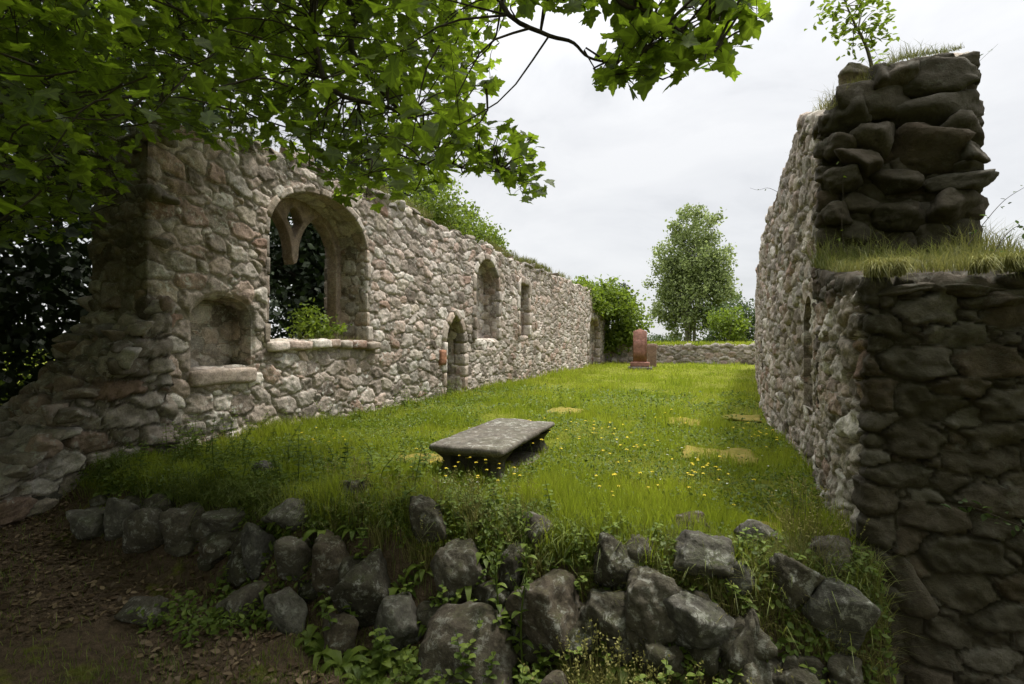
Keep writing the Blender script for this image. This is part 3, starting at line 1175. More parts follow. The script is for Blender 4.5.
# ------------------------------------------------------------------ foliage tools
SYC = np.array([(0, .0), (.07, -.06), (.28, -.14), (.50, -.05), (.43, .10), (.62, .20), (.82, .50), (.62, .50), (.52, .60), (.38, .56),
                (.40, .74), (.22, .82), (.14, 1.0), (0, 1.14)])
SYC = np.vstack([SYC, [(-x, y) for x, y in SYC[-2:0:-1]]])


def leaves(P, Nn, size, shape='ovate', droop=None, cup=.18):
    """many separate leaves as one vertex/face set"""
    n = len(P)
    if shape == 'syc':
        T2 = np.vstack([[(0, .36)], SYC])
        k = len(SYC)
        tri = np.array([(0, 1 + i, 1 + (i + 1) % k) for i in range(k)])
        zz = cup * np.abs(T2[:, 0]) ** 1.3 - .22 * (T2[:, 1] - .36) ** 2 - .12 * np.abs(T2[:, 0] * (T2[:, 1] - .3))
    elif shape == 'ovate':
        T2 = np.array([(0, 0), (.24, .25), (.28, .55), (0, 1), (-.28, .55), (-.24, .25)], float)
        tri = np.array([(0, 1, 2), (0, 2, 3), (0, 3, 4), (0, 4, 5)])
        zz = np.array([0, .10, .09, -.1, .09, .10])
    else:
        T2 = np.array([(0, 0), (.33, .5), (0, 1), (-.33, .5)], float)
        tri = np.array([(0, 1, 2), (0, 2, 3)])
        zz = np.array([0, .1, 0, .1])
    Nn = Nn / np.maximum(np.linalg.norm(Nn, axis=1, keepdims=True), 1e-9)
    d = rng.normal(0, 1, (n, 3))
    if droop is not None:
        d = d * .8 + droop
    d -= (d * Nn).sum(1, keepdims=True) * Nn
    d /= np.maximum(np.linalg.norm(d, axis=1, keepdims=True), 1e-9)
    s = np.cross(d, Nn)
    k = len(T2)
    bend = rng.uniform(.1, 1.3, (n, 1, 1))
    wid = rng.uniform(.8, 1.1, (n, 1, 1))
    V = P[:, None] + size[:, None, None] * (T2[None, :, :1] * s[:, None] * wid + T2[None, :, 1:2] * d[:, None] + zz[None, :, None] * bend * Nn[:, None])
    Fc = (np.arange(n)[:, None, None] * k + tri[None]).reshape(-1, 3)
    C = np.repeat(np.c_[rng.random(n), rng.random(n), np.zeros(n)], k, 0)
    if shape == 'syc':
        v = np.zeros(k)
        v[0] = 1
        for i in range(len(SYC)):
            if np.hypot(*SYC[i] - [0, .36]) > .60 or i == 0:
                v[1 + i] = 1
        C[:, 2] = np.tile(v, n)
    return V.reshape(-1, 3), Fc, C


def rnd_dir(n):
    d = rng.normal(0, 1, (n, 3))
    return d / np.linalg.norm(d, axis=1, keepdims=True)


def crown_points(blobs, n, clump=.16, nclump=60, inner=.25):
    vol = np.array([b[3] * b[4] * b[5] for b in blobs]) ** .7
    out = []
    for b, f in zip(blobs, vol / vol.sum()):
        c, r = np.array(b[:3]), np.array(b[3:])
        m = max(6, int(nclump * f * len(blobs) ** .3))
        cc = rnd_dir(m) * (rng.uniform(.55, 1.0, (m, 1)))
        k = int(n * f)
        P = cc[rng.integers(0, m, k)] + rng.normal(0, clump, (k, 3))
        ni = int(k * inner)
        P[:ni] = rnd_dir(ni) * rng.random((ni, 1)) ** .5 * .85
        out.append(c + P * r)
    return np.concatenate(out)


def make_tree(name, label, cat, base, trunk, blobs, n, leaf, mat, bark=M_BARK, nl=8, shape='rhomb', clump=.16, nclump=60, group=None, stems=1, tr=.2, up=.3, inner=.25):
    base = np.array(base, float)
    t = empty(name, label, cat, base, group)
    mb = MB()
    for s in range(stems):
        off = np.array([rng.normal(0, tr * 1.5), rng.normal(0, tr * 1.5), 0]) if stems > 1 else np.zeros(3)
        top = np.array([off[0] * 4 + rng.normal(0, .1), off[1] * 4 + rng.normal(0, .1), trunk * rng.uniform(.85, 1.05)])
        P = spline([off + [0, 0, -.25], off * 1.3 + [rng.normal(0, .05), 0, trunk * .35], (off + top) * .5 + [rng.normal(0, .1), rng.normal(0, .1), trunk * .1], top], 14)
        V, Q = tube(P, np.linspace(tr, tr * .22, 14) * np.r_[1.5, 1.2, np.ones(12)], 9)
        mb.add(V, Q)
        for k in range(nl):
            b = blobs[rng.integers(0, len(blobs))]
            e = np.array(b[:3]) + rnd_dir(1)[0] * np.array(b[3:]) * .8
            i = rng.integers(4, 12)
            mid = (P[i] + e) / 2 + [0, 0, .1 * np.linalg.norm(e - P[i])]
            L = spline([P[i], mid, e], 8)
            V, Q = tube(L, np.linspace(tr * .4, tr * .06, 8), 6)
            mb.add(V, Q)
    mb.build('trunk', bark, t)
    P = crown_points(blobs, n, clump, nclump, inner)
    Nn = rnd_dir(len(P)) + [0, 0, up]
    V, Fc, C = leaves(P, Nn, leaf * rng.uniform(.6, 1.3, len(P)), shape)
    mk('crown', V, Fc, mat, t, C, smooth=False)
    return t


# ------------------------------------------------------------------ trees beyond the walls
bp = at(692, 340, 52)
bp[2] = -.2
make_tree('ash_tree', 'tall rounded pale green tree standing alone beyond the low far wall', 'tree', bp, 9.5,
          [(0, 0, 6.5, 4.1, 3.6, 4.2), (-.6, 0, 10.2, 3.2, 3.0, 3.6), (.9, 0, 9.2, 3.3, 3.0, 3.6), (-2.2, 0, 5.0, 2.2, 2.2, 2.6), (2.4, 0, 5.2, 2.0, 2.2, 2.8), (0.1, 0, 13.4, 2.7, 2.3, 2.4), (-1.8, 0, 8.0, 2.6, 2.2, 3.0), (2.0, 0, 7.6, 2.4, 2.2, 3.0), (0, 0, 3.2, 2.6, 2.2, 1.8)],
          27000, .31, M_ASH, M_BARKG, 9, clump=.11, nclump=130, stems=5, tr=.19, inner=.3)
p = at(738, 340, 44); p[2] = -.1
make_tree('hawthorn_bush', 'open leafy bush right of the rounded tree, by the end of the right wall', 'bush', p, 3.6,
          [(0, 0, 3.6, 2.2, 1.8, 1.7), (-1.2, 0, 2.0, 1.5, 1.5, 1.5), (1.4, 0, 2.3, 1.6, 1.5, 1.9)], 4200, .26, M_MIDLEAF, M_BARKG, 8, stems=3, tr=.1, clump=.2)
p = at(728, 340, 42); p[2] = -.1
make_tree('elder_bush', 'bright green bush in front of the rounded tree, above the low far wall', 'bush', p, 3.4,
          [(0, 0, 3.3, 1.5, 1.2, 1.1), (.5, 0, 2.4, 1.2, 1.2, 1.0)], 1800, .25, M_BRIGHT, M_BARKG, 5, tr=.08, clump=.2)
for k, (px, D, w, h, lab) in enumerate([(668, 60, 4, 2.3, 'low dark green bush left of the rounded tree, on the skyline'), (712, 47, 3.0, 1.9, 'low scrubby bush under the right side of the rounded tree'),
                                        (655, 75, 5, 2.6, 'far hedge bush behind the headstones')]):
    p = at(px, 340, D); p[2] = -.1
    make_tree('field_bush', lab, 'bush', p, h * .6, [(0, 0, h * .55, w * .5, w * .4, h * .5), (w * .3, 0, h * .4, w * .35, w * .35, h * .4)], 1500, .28, M_MIDLEAF, nl=4, tr=.08)
# ivy mound on the far end of the left wall
p = np.array([-7.9, 34.4, 0.0])
make_tree('ivy_bush', 'bright green mound of ivy spilling over the far end of the left wall', 'ivy', p, 4.0,
          [(0.1, -2.0, 4.5, 1.1, 2.6, 1.0), (.8, 1.0, 4.2, 1.9, 2.4, 1.5), (1.9, 2.0, 3.2, 1.9, 1.7, 1.9), (2.0, 2.0, 1.6, 1.5, 1.3, 1.5), (-.6, .5, 4.6, 1.2, 2.4, 1.0), (1.05, -1.6, 4.2, .5, 2.4, .8)],
          15000, .26, M_BRIGHT, nl=6, clump=.15, nclump=110, tr=.12, up=.6)
p = at(645, 340, 50); p[2] = 0
make_tree('spruce_tree', 'dark conifer tip rising behind the ivy mound', 'tree', at(625, 340, 46) * [1, 1, 0], 6.6,
          [(0, 0, 5.8, .5, .5, 1.0), (0, 0, 4.6, .9, .9, .9), (0, 0, 3.4, 1.3, 1.3, 1.0)], 1500, .25, M_DARKLEAF, nl=5, tr=.1)
make_tree('spruce_tree', 'small dark conifer peeping over the left wall top, beyond the slit window', 'tree', (-9.9, 24.5, 0), 6.0,
          [(0, 0, 5.85, .16, .16, .5), (0, 0, 5.3, .35, .35, .4), (0, 0, 4.8, .5, .5, .4), (0, 0, 4.0, .7, .7, .7)], 1500, .14, M_DARKLEAF, nl=5, tr=.07)
# shrub growing on the left wall top
make_tree('wall_shrub', 'yellow-green leafy shrub growing on top of the left wall above the lancet recess', 'shrub', (-7.7, 15.2, 4.6), 1.0,
          [(0, 0, .75, .8, 2.2, .65), (-.2, -1.8, 1.2, .9, 1.3, .9), (0, 1.8, .55, .7, 1.6, .45)], 5200, .13, M_BRIGHT, nl=6, tr=.05, clump=.18, nclump=90)
# dark trees behind the left wall
back = [(-12.0, 15.5, 8.4, 2.6, 'dark evergreen behind the left wall, above the pointed doorway'),
        (-14.5, 9.8, 9.5, 3.4, 'dark evergreen behind the left wall, seen through the arched window'),
        (-12.0, 4.6, 10.0, 3.2, 'dark evergreen behind the broken left end of the left wall'),
        (-11.5, .8, 9.0, 2.9, 'dark evergreen at the left edge of the photo'),
        (-15.5, 19.5, 9.0, 3.2, 'dark evergreen behind the middle of the left wall'),
        (-10.6, 16.6, 8.4, 1.9, 'dark evergreen close behind the left wall, just left of the wall-top shrub'),
        (-10.4, 12.6, 7.4, 1.7, 'dark evergreen close behind the left wall, above and left of the doorway')]
for (x, y, h, r, lab) in back:
    make_tree('yew_tree', lab, 'tree', (x, y, -.1), h * .8,
              [(0, 0, h * .75, r * .9, r * .9, h * .25), (r * .3, r * .4, h * .5, r, r, h * .25), (-r * .3, -r * .4, h * .5, r, r, h * .25), (r * .2, -r * .3, h * .3, r * .9, r * .9, h * .14)],
              9000, .24, M_DARKLEAF, nl=10, tr=.3, clump=.16, nclump=120, group='dark evergreens behind the left wall')
for (x, y, lab) in [(-10.6, 6.4, 'dark undergrowth behind the left wall, low in the arched window'), (-10.8, 9.6, 'dark undergrowth behind the left wall, right of the tracery stump'),
                    (-10.4, 3.2, 'dark undergrowth behind the broken end of the left wall'), (-9.55, 13.2, 'dark undergrowth close behind the left wall, seen through the doorway'), (-9.5, 15.2, 'unseen undergrowth added close behind the left wall, keeping skylight out of the doorway')]:  # doorway holly set close to block skylight, last one added for that
    make_tree('holly_bush', lab, 'bush', (x, y, -.1), 2.2, [(0, 0, 1.6, 1.3, 1.9, 1.6), (.2, .8, .8, 1.2, 1.3, .9), (0, -.9, 2.2, 1.1, 1.3, 1.2)], 4000, .17, M_DARKLEAF, nl=5, tr=.06, clump=.2)
p = at(16, 340, 13); p[2] = -.1
make_tree('bramble_bush', 'sunlit green bush in the gap at the left edge of the photo', 'bush', p, 1.5, [(0, 0, 1.3, 1.4, 1.2, .9), (-.8, 0, .7, 1.2, 1.1, .7)], 2600, .13, M_BRIGHT, nl=5, tr=.04)

# ------------------------------------------------------------------ the sycamore overhead
syc = empty('sycamore_tree', 'sycamore whose leafy branches hang across the top left of the photo', 'tree', (-6.2, -1.2, -.4))
OS = np.array(syc.location)
mb = MB()
TP = spline([(-6.2, -1.2, -.6), (-6.15, -1.2, 1.5), (-6.0, -1.05, 3.4), (-5.6, -.7, 5.4), (-5.0, -.1, 7.6)], 24)
V, Q = tube(TP, np.linspace(.5, .2, 24) * np.r_[1.5, 1.25, 1.1, np.ones(21)], 18)
V += .03 * np.stack([fbm(V * 3, 3, 1), fbm(V * 3, 3, 2), V[:, 0] * 0], -1)
mb.add(V, Q)
mb.build('trunk', M_BARK, syc, origin=OS)
tt = (-5.7, -.8, 5.2)
LB = [
    [tt, (-4.2, 1.0, 5.6), at(300, -80, 4.4), at(312, 20, 4.2), at(330, 88, 4.1), at(395, 110, 4.0), at(424, 138, 3.9), at(424, 165, 3.9)],
    [tt, (-3.5, .6, 5.2), at(470, -70, 3.3), at(503, 8, 3.15), at(545, 34, 3.05), at(572, 42, 3.0), at(588, 57, 3.0), at(612, 62, 2.95), at(640, 55, 2.9)],
    [tt, (-2.8, .2, 5.0), at(580, -60, 2.7), at(618, 0, 2.6), at(655, 14, 2.55), at(690, 38, 2.5), at(714, 52, 2.5)],
    [tt, (-4.6, 1.6, 5.2), at(330, -20, 5.2), at(352, 50, 5.2), at(385, 95, 5.1), at(420, 130, 5.0), at(455, 165, 5.0), at(500, 172, 4.9)],
    [tt, (-5.6, 1.6, 4.9), at(150, -40, 5.4), at(190, 60, 5.6), at(240, 110, 5.8), at(330, 140, 6.0)],
    [tt, (-6.4, 1.0, 4.6), at(-20, 20, 5.0), at(60, 100, 5.4), at(105, 160, 5.6), at(128, 200, 5.7)],
    [tt, (-5.0, 2.6, 6.0), (-4.0, 4.0, 6.4), (-2.2, 5.4, 6.5)],
    [tt, (-3.4, -.4, 6.2), (-1.0, .2, 6.4), (1.2, 1.5, 6.3), (2.6, 2.6, 6.0)],
    [tt, (-3.4, 1.4, 6.4), (-1.6, 2.6, 6.6), (.4, 3.8, 6.4)],
    [tt, (-5.0, -2.4, 6.2), (-3.4, -3.6, 6.6), (-1, -3.6, 6.4)],
    [tt, (-7.5, 1.4, 6.0), (-8.4, 3.6, 6.2)],
]
limbpts = []
for k, L in enumerate(LB):
    P = spline(L, 34)
    vis = k < 6
    r0, r1 = ((.028, .005) if k in (1, 2) else (.06, .008)) if vis else (.16, .03)
    V, Q = tube(P, r1 + (r0 - r1) * (1 - np.linspace(0, 1, 34)) ** 1.6, 8)
    mb = MB()
    mb.add(V, Q)
    mb.build('limb', M_BARK, syc, origin=OS)
    limbpts.append(P[8:])
LP = np.concatenate(limbpts)


def inpoly(px, py, poly):
    s, _ = poly_sd(np.stack([px, py], 1), np.array(poly, float))
    return s


P1 = [(-200, -260), (505, -260), (508, 8), (494, 40), (497, 62), (488, 98), (474, 122), (462, 148), (446, 168), (432, 196), (408, 196), (392, 180), (370, 205), (346, 196),
      (322, 178), (296, 168), (262, 150), (232, 152), (205, 138), (170, 128), (140, 138), (128, 172), (118, 205), (92, 225), (60, 240), (30, 235), (-200, 300)]
P2 = [(452, 122), (478, 118), (505, 120), (530, 126), (540, 150), (545, 188), (528, 200), (508, 192), (495, 176), (460, 176)]
P3 = [(500, -60), (780, -60), (778, 12), (752, 34), (738, 70), (728, 78), (704, 74), (684, 80), (662, 72), (642, 92), (626, 84), (604, 94), (590, 82), (592, 52), (605, 30), (560, 12), (512, 10)]


def spray_leaves(n, poly, bbox, d0, d1, size, spr, per=9, slack=6):
    out = []
    tot = 0
    while tot < n:
        m = 400
        px = rng.uniform(bbox[0], bbox[1], m)
        py = rng.uniform(bbox[2], bbox[3], m)
        ok = inpoly(px, py, poly) < -4
        px, py = px[ok], py[ok]
        D = rng.uniform(d0, d1, len(px))
        for a, b, d in zip(px, py, D):
            c = at(a, b, d)
            if c[0] < -6.6 and c[2] < 4.9 and c[1] > 4.4:
                continue
            P = c + rng.normal(0, 1, (per, 3)) * [spr, spr, spr * .55]
            q = proj(P)
            k = (inpoly(q[0], q[1], poly) < slack) & (q[2] > 1.7)
            P = P[k]
            if len(P):
                out.append((c, P))
                tot += len(P)
            if tot >= n:
                break
    return out


sets = []
sets += [(s, .102) for s in spray_leaves(15000, P1, (-200, 505, -260, 300), 4.2, 8.5, .125, .22)]
sets += [(s, .10) for s in spray_leaves(2600, P1, (-200, 505, -260, 300), 2.8, 4.4, .12, .16, slack=2)]
sets += [(s, .10) for s in spray_leaves(200, P2, (440, 550, 115, 205), 4.2, 5.4, .115, .10, 6, 3)]
sets += [(s, .092) for s in spray_leaves(430, P3, (500, 780, -60, 95), 2.35, 3.2, .105, .075, 6, 2)]
# the crown above the camera, then unseen leaves added behind it to block sky
oh = []
for k in range(1250):
    c = np.array([rng.uniform(-9, 3.4), rng.uniform(-5, 6.4), rng.uniform(5.2, 8.5)])
    if c[1] > 3 and c[0] > -1.2 + (6.4 - c[1]) * .8:
        continue
    q = proj(c[None])
    if q[2][0] > .5 and q[1][0] > -60 and -60 < q[0][0] < 1100 and inpoly(q[0], q[1], P1)[0] > -60:
        continue
    oh.append(c)
for c in oh:
    sets.append(((c, c + rng.normal(0, 1, (9, 3)) * [.28, .28, .15]), .15))
for k in range(1300):  # added leaf mass out of view behind and beside camera, shading the wall ends
    c = np.array([rng.uniform(-10, 10), rng.uniform(-7, 2.2), rng.uniform(.8, 8)])
    q = proj(c[None])
    if (q[2][0] > -.9 and (q[2][0] < .3 or abs(q[0][0] - 512) < 512 + 640 / max(q[2][0], .3))) or (-.9 < q[2][0] <= .3 and abs(c[0]) < 3.2) or (np.hypot(c[0], c[1]) < 2.6):
        continue
    sets.append(((c, c + rng.normal(0, 1, (7, 3)) * .35), .26))
PL, SZ, TW = [], [], []
for (c, P), s in sets:
    PL.append(P)
    SZ.append(np.full(len(P), s))
PL, SZ = np.concatenate(PL), np.concatenate(SZ)
Nn = rng.normal(0, .55, (len(PL), 3)) + [0, 0, 1]
V, Fc, C = leaves(PL, Nn, SZ * rng.uniform(.55, 1.2, len(PL)), 'syc', droop=np.array([.1, .1, -.55]))
mk('crown', V - OS, Fc, M_SYC, syc, C, smooth=False)  # one mesh: sycamore crown plus the added sky-blocking leaves
mb = MB()
for (c, P), s in sets:
    d = np.linalg.norm(LP - c, axis=1)
    i = int(d.argmin())
    a = LP[i]
    if d[i] > .9:
        a = c + (a - c) / d[i] * .35 + rng.normal(0, .1, 3) + [0, 0, .12]
    mid = (a + c) / 2 + rng.normal(0, .05, 3) + [0, 0, .04]
    q = proj(np.stack([a, mid]))
    V, Q = tube(spline([a, mid, c], 6), np.linspace(.008, .003, 6), 4)
    mb.add(V, Q)
    for p in P[:4]:
        V, Q = tube(np.array([c, (c + p) / 2 + [0, 0, .01], p]), [.0025, .002, .0015], 3)
        mb.add(V, Q)
mb.build('twigs', M_BARK, syc, origin=OS)


# ------------------------------------------------------------------ grass
def blades(P, h, w, lean=.35):
    n = len(P)
    a = rng.uniform(0, 2 * math.pi, n)
    s = np.stack([np.cos(a), np.sin(a), 0 * a], -1)
    b = rng.uniform(0, 2 * math.pi, n)
    l = (rng.random(n) ** .7 * lean)[:, None] * np.stack([np.cos(b), np.sin(b), 0 * b], -1)
    hh = h[:, None]
    up = np.array([0, 0, 1.0])
    ww = w[:, None] * .5
    m = P + (up * .55 + l * .3) * hh
    t = P + (up * (1 - .3 * np.linalg.norm(l, axis=1, keepdims=True)) + l) * hh
    V = np.stack([P - s * ww, P + s * ww, m + s * ww * .8, m - s * ww * .8, t], 1).reshape(-1, 3)
    i = np.arange(n)[:, None] * 5
    C = np.repeat(np.c_[np.clip(rng.random(n) * .5 + .5 * (fbm(P * .9, 4, 3) * .8 + .5), 0, 1), rng.random(n), np.zeros(n)], 5, 0)
    return V, [i + [0, 1, 2, 3], i + [3, 2, 4]], C


def stuff_grass(name, label, P, h, w, mat, lean=.35):
    V, Fc, C = blades(P, h, w, lean)
    o = mk(name, V, Fc, mat, None, C, smooth=False)
    return tag(o, label, 'grass', None, 'stuff')


def depth(P):
    return -P[:, 0] * SA + P[:, 1] * CA


n = 230000
u = rng.random(n)
Yg = 3.75 / (1 - u * (1 - 3.75 / 36.0) ** 1.0) ** 1.0
Yg = np.clip(Yg, 3.75, 35.8)
Xg = rng.uniform(-7.0, 1.3, n) + rng.random(n) ** 2 * np.clip(Yg - 14, 0, 20) * .075
keep = Xg < np.array([xf_right(y) for y in Yg])
Xg, Yg = Xg[keep], Yg[keep]
dens = fbm(np.c_[Xg * .8, Yg * .8, 0 * Xg], 3, 21)
slabs = [(o.location[0], o.location[1], max(o.dimensions[0], .5) * .45, max(o.dimensions[1], .4) * .42) for o in COL.objects if o.name.startswith('grave_slab')]
bare = np.zeros(len(Xg), bool)
for (x, y, a, b) in slabs:
    bare |= (np.abs(Xg - x) < a) & (np.abs(Yg - y) < b)
bare &= rng.random(len(Xg)) < .80
bare |= (np.abs(Xg + 2.62) < .36) & (np.abs(Yg - 6.2) < .8)
k = ~bare & (rng.random(len(Xg)) < .62 + .5 * dens)
Xg, Yg = Xg[k], Yg[k]
P = np.c_[Xg, Yg, gz(Xg, Yg) - .01]
D = depth(P)
hh = (.07 + .11 * rng.random(len(P)) ** 1.5) * (1 + .5 * fbm(P * .9, 2, 31)) * np.interp(D, [4, 8, 30], [1.15, 1.0, 1.1])
hh += .12 * sst(.7 - np.abs(P[:, 0] + 6.7), 0, .7) * rng.random(len(P))
hh += .20 * sst(5.4 - P[:, 1], 0, 1.2) * sst(-P[:, 0], 1.2, 3.2) * sst(fbm(P * 1.7, 2, 91), -.3, .6) * rng.random(len(P))
hh *= .42 + 1.1 * sst(fbm(P * np.array([1.3, 1.3, 0]), 5, 93), -.35, .8) + .5 * sst(fbm(P * np.array([4.5, 4.5, 0]), 2, 97), .1, .7)
ww = .0065 * np.maximum(1, D / 6.5)
stuff_grass('grass', 'bright yellow-green grass covering the floor of the ruin', P, np.clip(hh, .03, .4), ww, M_GRASS)

# rough grass on the bank and out on the shaded ground in front
n = 46000
Xg = rng.uniform(-8.6, 1.2, n)
Yg = rng.uniform(1.6, 4.6, n)
lit = fbm(np.c_[Xg * .9, Yg * .9, 0 * Xg + 3], 3, 50)
pr = np.where(Yg > 3.86, .95, np.where(Yg > 3.3, .42, np.where(Xg < -5.6, .7, 0.16 + .7 * sst(lit, -.1, .4)) * np.where((Yg > 2.6) & (Xg < -3.2),   .22, 1)))
pr = np.maximum(pr, .85 * sst(2.75 - Yg, -.1, .4) * sst(lit, -.45, .1))
pr = np.maximum(pr, .75 * (Xg > -1.1) * (Yg < 3.35))
k = rng.random(n) < pr * .8
P = np.c_[Xg[k], Yg[k], gz(Xg[k], Yg[k]) - .01]
hh = (.05 + .10 * rng.random(len(P))) * np.where(P[:, 1] > 3.6, 1.5, np.where(P[:, 0] > -1.1, 1.7, .75))
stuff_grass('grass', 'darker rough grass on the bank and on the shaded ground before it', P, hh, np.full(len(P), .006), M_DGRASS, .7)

# fringe of grass hanging over the lip of the bank
n = 9000
Xg = rng.uniform(-6.8, 1.0, n)
nn_ = fbm(np.c_[Xg, 0 * Xg + 3.72, 0 * Xg] * .9, 3, 5)
Yg = 3.72 + .10 * nn_ + .16 + rng.normal(0, .07, n)
P = np.c_[Xg, Yg, gz(Xg, Yg) - .02]
kk = rng.random(n) < .45 + .6 * fbm(np.c_[Xg * 1.6, 0 * Xg, 0 * Xg], 2, 8)
P = P[kk]
V, Fc, C = blades(P, .14 + .26 * rng.random(len(P)), np.full(len(P), .006), .6)
tip = V.reshape(-1, 5, 3)
sag = rng.uniform(.0, .22, len(P))
tip[:, 4, 1] -= sag
tip[:, 4, 2] -= sag * .9
tip[:, 2:4, 1] -= sag[:, None] * .4
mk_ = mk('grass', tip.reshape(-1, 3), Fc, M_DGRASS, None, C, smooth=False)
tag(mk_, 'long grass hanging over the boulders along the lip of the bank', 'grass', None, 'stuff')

# dry turf overhanging at the right, and grass on the wall tops
n = 5200
Xg = rng.uniform(-.9, 1.1, n)
Yg = 3.62 + rng.random(n) * .5
P = np.c_[Xg, Yg, gz(Xg, Yg)]
V, Fc, C = blades(P, .12 + .16 * rng.random(n), np.full(n, .005), 1.1)
tag(mk('grass', V, Fc, M_DRY, None, C, smooth=False), 'dry straw-tinted grass on the lip of the bank beside the right wall', 'grass', None, 'stuff')
n = 16000
Yg = 4.2 + rng.random(n) ** 1.2 * 2.2
Xg = rng.uniform(1.0, 3.6, n)
zl = np.interp(Yg, [4.2, 4.5, 5.2, 6.8], [1.98, 2.05, 2.12, 2.4])
P = np.c_[Xg, Yg, zl + .07]
V, Fc, C = blades(P, (.04 + .17 * rng.random(n) ** 1.4) * (1 + .6 * sst(Yg, 5.2, 6.3)) * (.5 + 1.0 * sst(fbm(P * 2.6, 3, 12), -.4, .7)), np.full(n, .006), .95)
tag(mk('grass', V, Fc, M_DRY, None, C, smooth=False), 'yellow-green grass covering the turf ledge of the right wall', 'grass', None, 'stuff')
n = 8000
Xg = rng.uniform(1.0, 3.2, n)
kk = fbm(np.c_[Xg * 3, 0 * Xg, 0 * Xg], 3, 19) > -.55
Xg = Xg[kk]
n = len(Xg)
P = np.c_[Xg, 4.15 + .16 * rng.random(n), 2.03 + .04 * rng.random(n)]
V, Fc, C = blades(P, .10 + .12 * rng.random(n), np.full(n, .005), .5)
tip = V.reshape(-1, 5, 3)
sag = rng.uniform(.03, .17, n)
tip[:, 4, 1] -= sag
tip[:, 4, 2] -= sag * 1.1
tip[:, 2:4, 1] -= sag[:, None] * .5
tip[:, 2:4, 2] -= sag[:, None] * .2
tag(mk('grass', tip.reshape(-1, 3), Fc, M_DRY, None, C, smooth=False), 'grass fringe drooping over the edge of the turf ledge', 'grass', None, 'stuff')
n = 4200
Yg = 6.22 + rng.random(n) ** 2.2 * 9
Xg = np.array([xf_right(y) for y in Yg]) + rng.uniform(.05, 1.2, n)
P = np.c_[Xg, Yg, [zt_r2(y) + .06 for y in Yg]]
P[:, 2] -= top_drop(Xg - np.array([xf_right(y) for y in Yg]), Yg)
V, Fc, C = blades(P, (.04 + .16 * rng.random(n) ** 1.5) * (.4 + 1.2 * sst(fbm(P * 3, 3, 66), -.3, .8)), np.full(n, .005), 1.1)
tag(mk('grass', V, Fc, M_DRY, None, C, smooth=False), 'wispy grass on the broken top of the right wall', 'grass', None, 'stuff')
n = 26000
Yg = 4.6 + 30 * rng.random(n) ** 1.3
Xg = XL + .08 - rng.random(n) ** 1.5 * 1.0
kk = rng.random(n) < .35 + .8 * fbm(np.c_[Yg * .6, 0 * Yg, 0 * Yg], 2, 4)
Xg, Yg = Xg[kk], Yg[kk]
P = np.c_[Xg, Yg, [zt_left(y) + .09 for y in Yg]]
V, Fc, C = blades(P, .08 + .26 * rng.random(len(P)), np.full(len(P), .006) * np.maximum(1, Yg / 10), .7)
tag(mk('grass', V, Fc, M_DRY, None, C, smooth=False), 'thin grass and weeds along the top of the left wall', 'grass', None, 'stuff')
n = 1500
P = np.c_[XL + .02 - rng.random(n) * .8, rng.uniform(6.6, 9.2, n), np.full(n, 1.57)]
P = P[rng.random(n) < .35 + .9 * fbm(P * 2.2, 3, 5)]
V, Fc, C = blades(P, .05 + .16 * rng.random(len(P)), np.full(len(P), .007), .9)
tag(mk('grass', V, Fc, M_DRY, None, C, smooth=False), 'grass growing on the rough sill of the big arched window', 'grass', None, 'stuff')
n = 2600
Xg = rng.uniform(-6, 4, n)
P = np.c_[Xg, rng.uniform(36.0, 36.5, n), np.full(n, 1.2)]
V, Fc, C = blades(P, .15 + .3 * rng.random(n), np.full(n, .03), .6)
tag(mk('grass', V, Fc, M_GRASS, None, C, smooth=False), 'tall grass along the top of the low far wall', 'grass', None, 'stuff')

# low broad-leaved ground cover through the lawn and along the bank
n = 52000
u = rng.random(n)
Yg = 3.7 / (1 - u * (1 - 3.7 / 16.0))
Xg = rng.uniform(-7, 1.1, n)
k = (fbm(np.c_[Xg * 1.3, Yg * 1.3, 0 * Xg], 3, 71) + 1.1 * sst(4.9 - Yg, 0, 1.2) + .5 * sst(-Xg, 5.8, 6.9) > -.38)
k &= ~((np.abs(Xg + 2.62) < .5) & (np.abs(Yg - 6.2) < 1.05))
for (x, y, a, b) in slabs:
    k &= ~((np.abs(Xg - x) < a) & (np.abs(Yg - y) < b))
Xg, Yg = Xg[k], Yg[k]
P = np.c_[Xg, Yg, gz(Xg, Yg) + rng.uniform(.0, .13, len(Xg)) + .05 * sst(4.9 - Yg, 0, 1)]
V, Fc, C = leaves(P, rng.normal(0, .5, (len(P), 3)) + [0, 0, 1], rng.uniform(.018, .055, len(P)) * np.maximum(1, P[:, 1] / 7), 'ovate')
tag(mk('ground_cover', V, Fc, M_WEED, None, C, smooth=False), 'low broad-leaved weeds mixed through the grass and along the bank', 'weeds', None, 'stuff')

n = 15000
Xg = rng.uniform(-6.8, 1.05, n)
Yg = rng.uniform(2.75, 4.0, n)
k = fbm(np.c_[Xg * 1.7, Yg * 1.7, 0 * Xg + 2], 3, 171) + .45 * sst(Yg, 3.2, 3.7) + .35 * sst(Xg, -3.2, -1.5) > .28
Xg, Yg = Xg[k], Yg[k]
P = np.c_[Xg, Yg, gz(Xg, Yg) + rng.uniform(.0, .16, len(Xg))]
V, Fc, C = leaves(P, rng.normal(0, .5, (len(P), 3)) + [0, -.4, 1], rng.uniform(.02, .075, len(P)), 'ovate')
tag(mk('ground_cover', V, Fc, M_WEED, None, C, smooth=False), 'low leafy weeds creeping between the boulders of the bank', 'weeds', None, 'stuff')

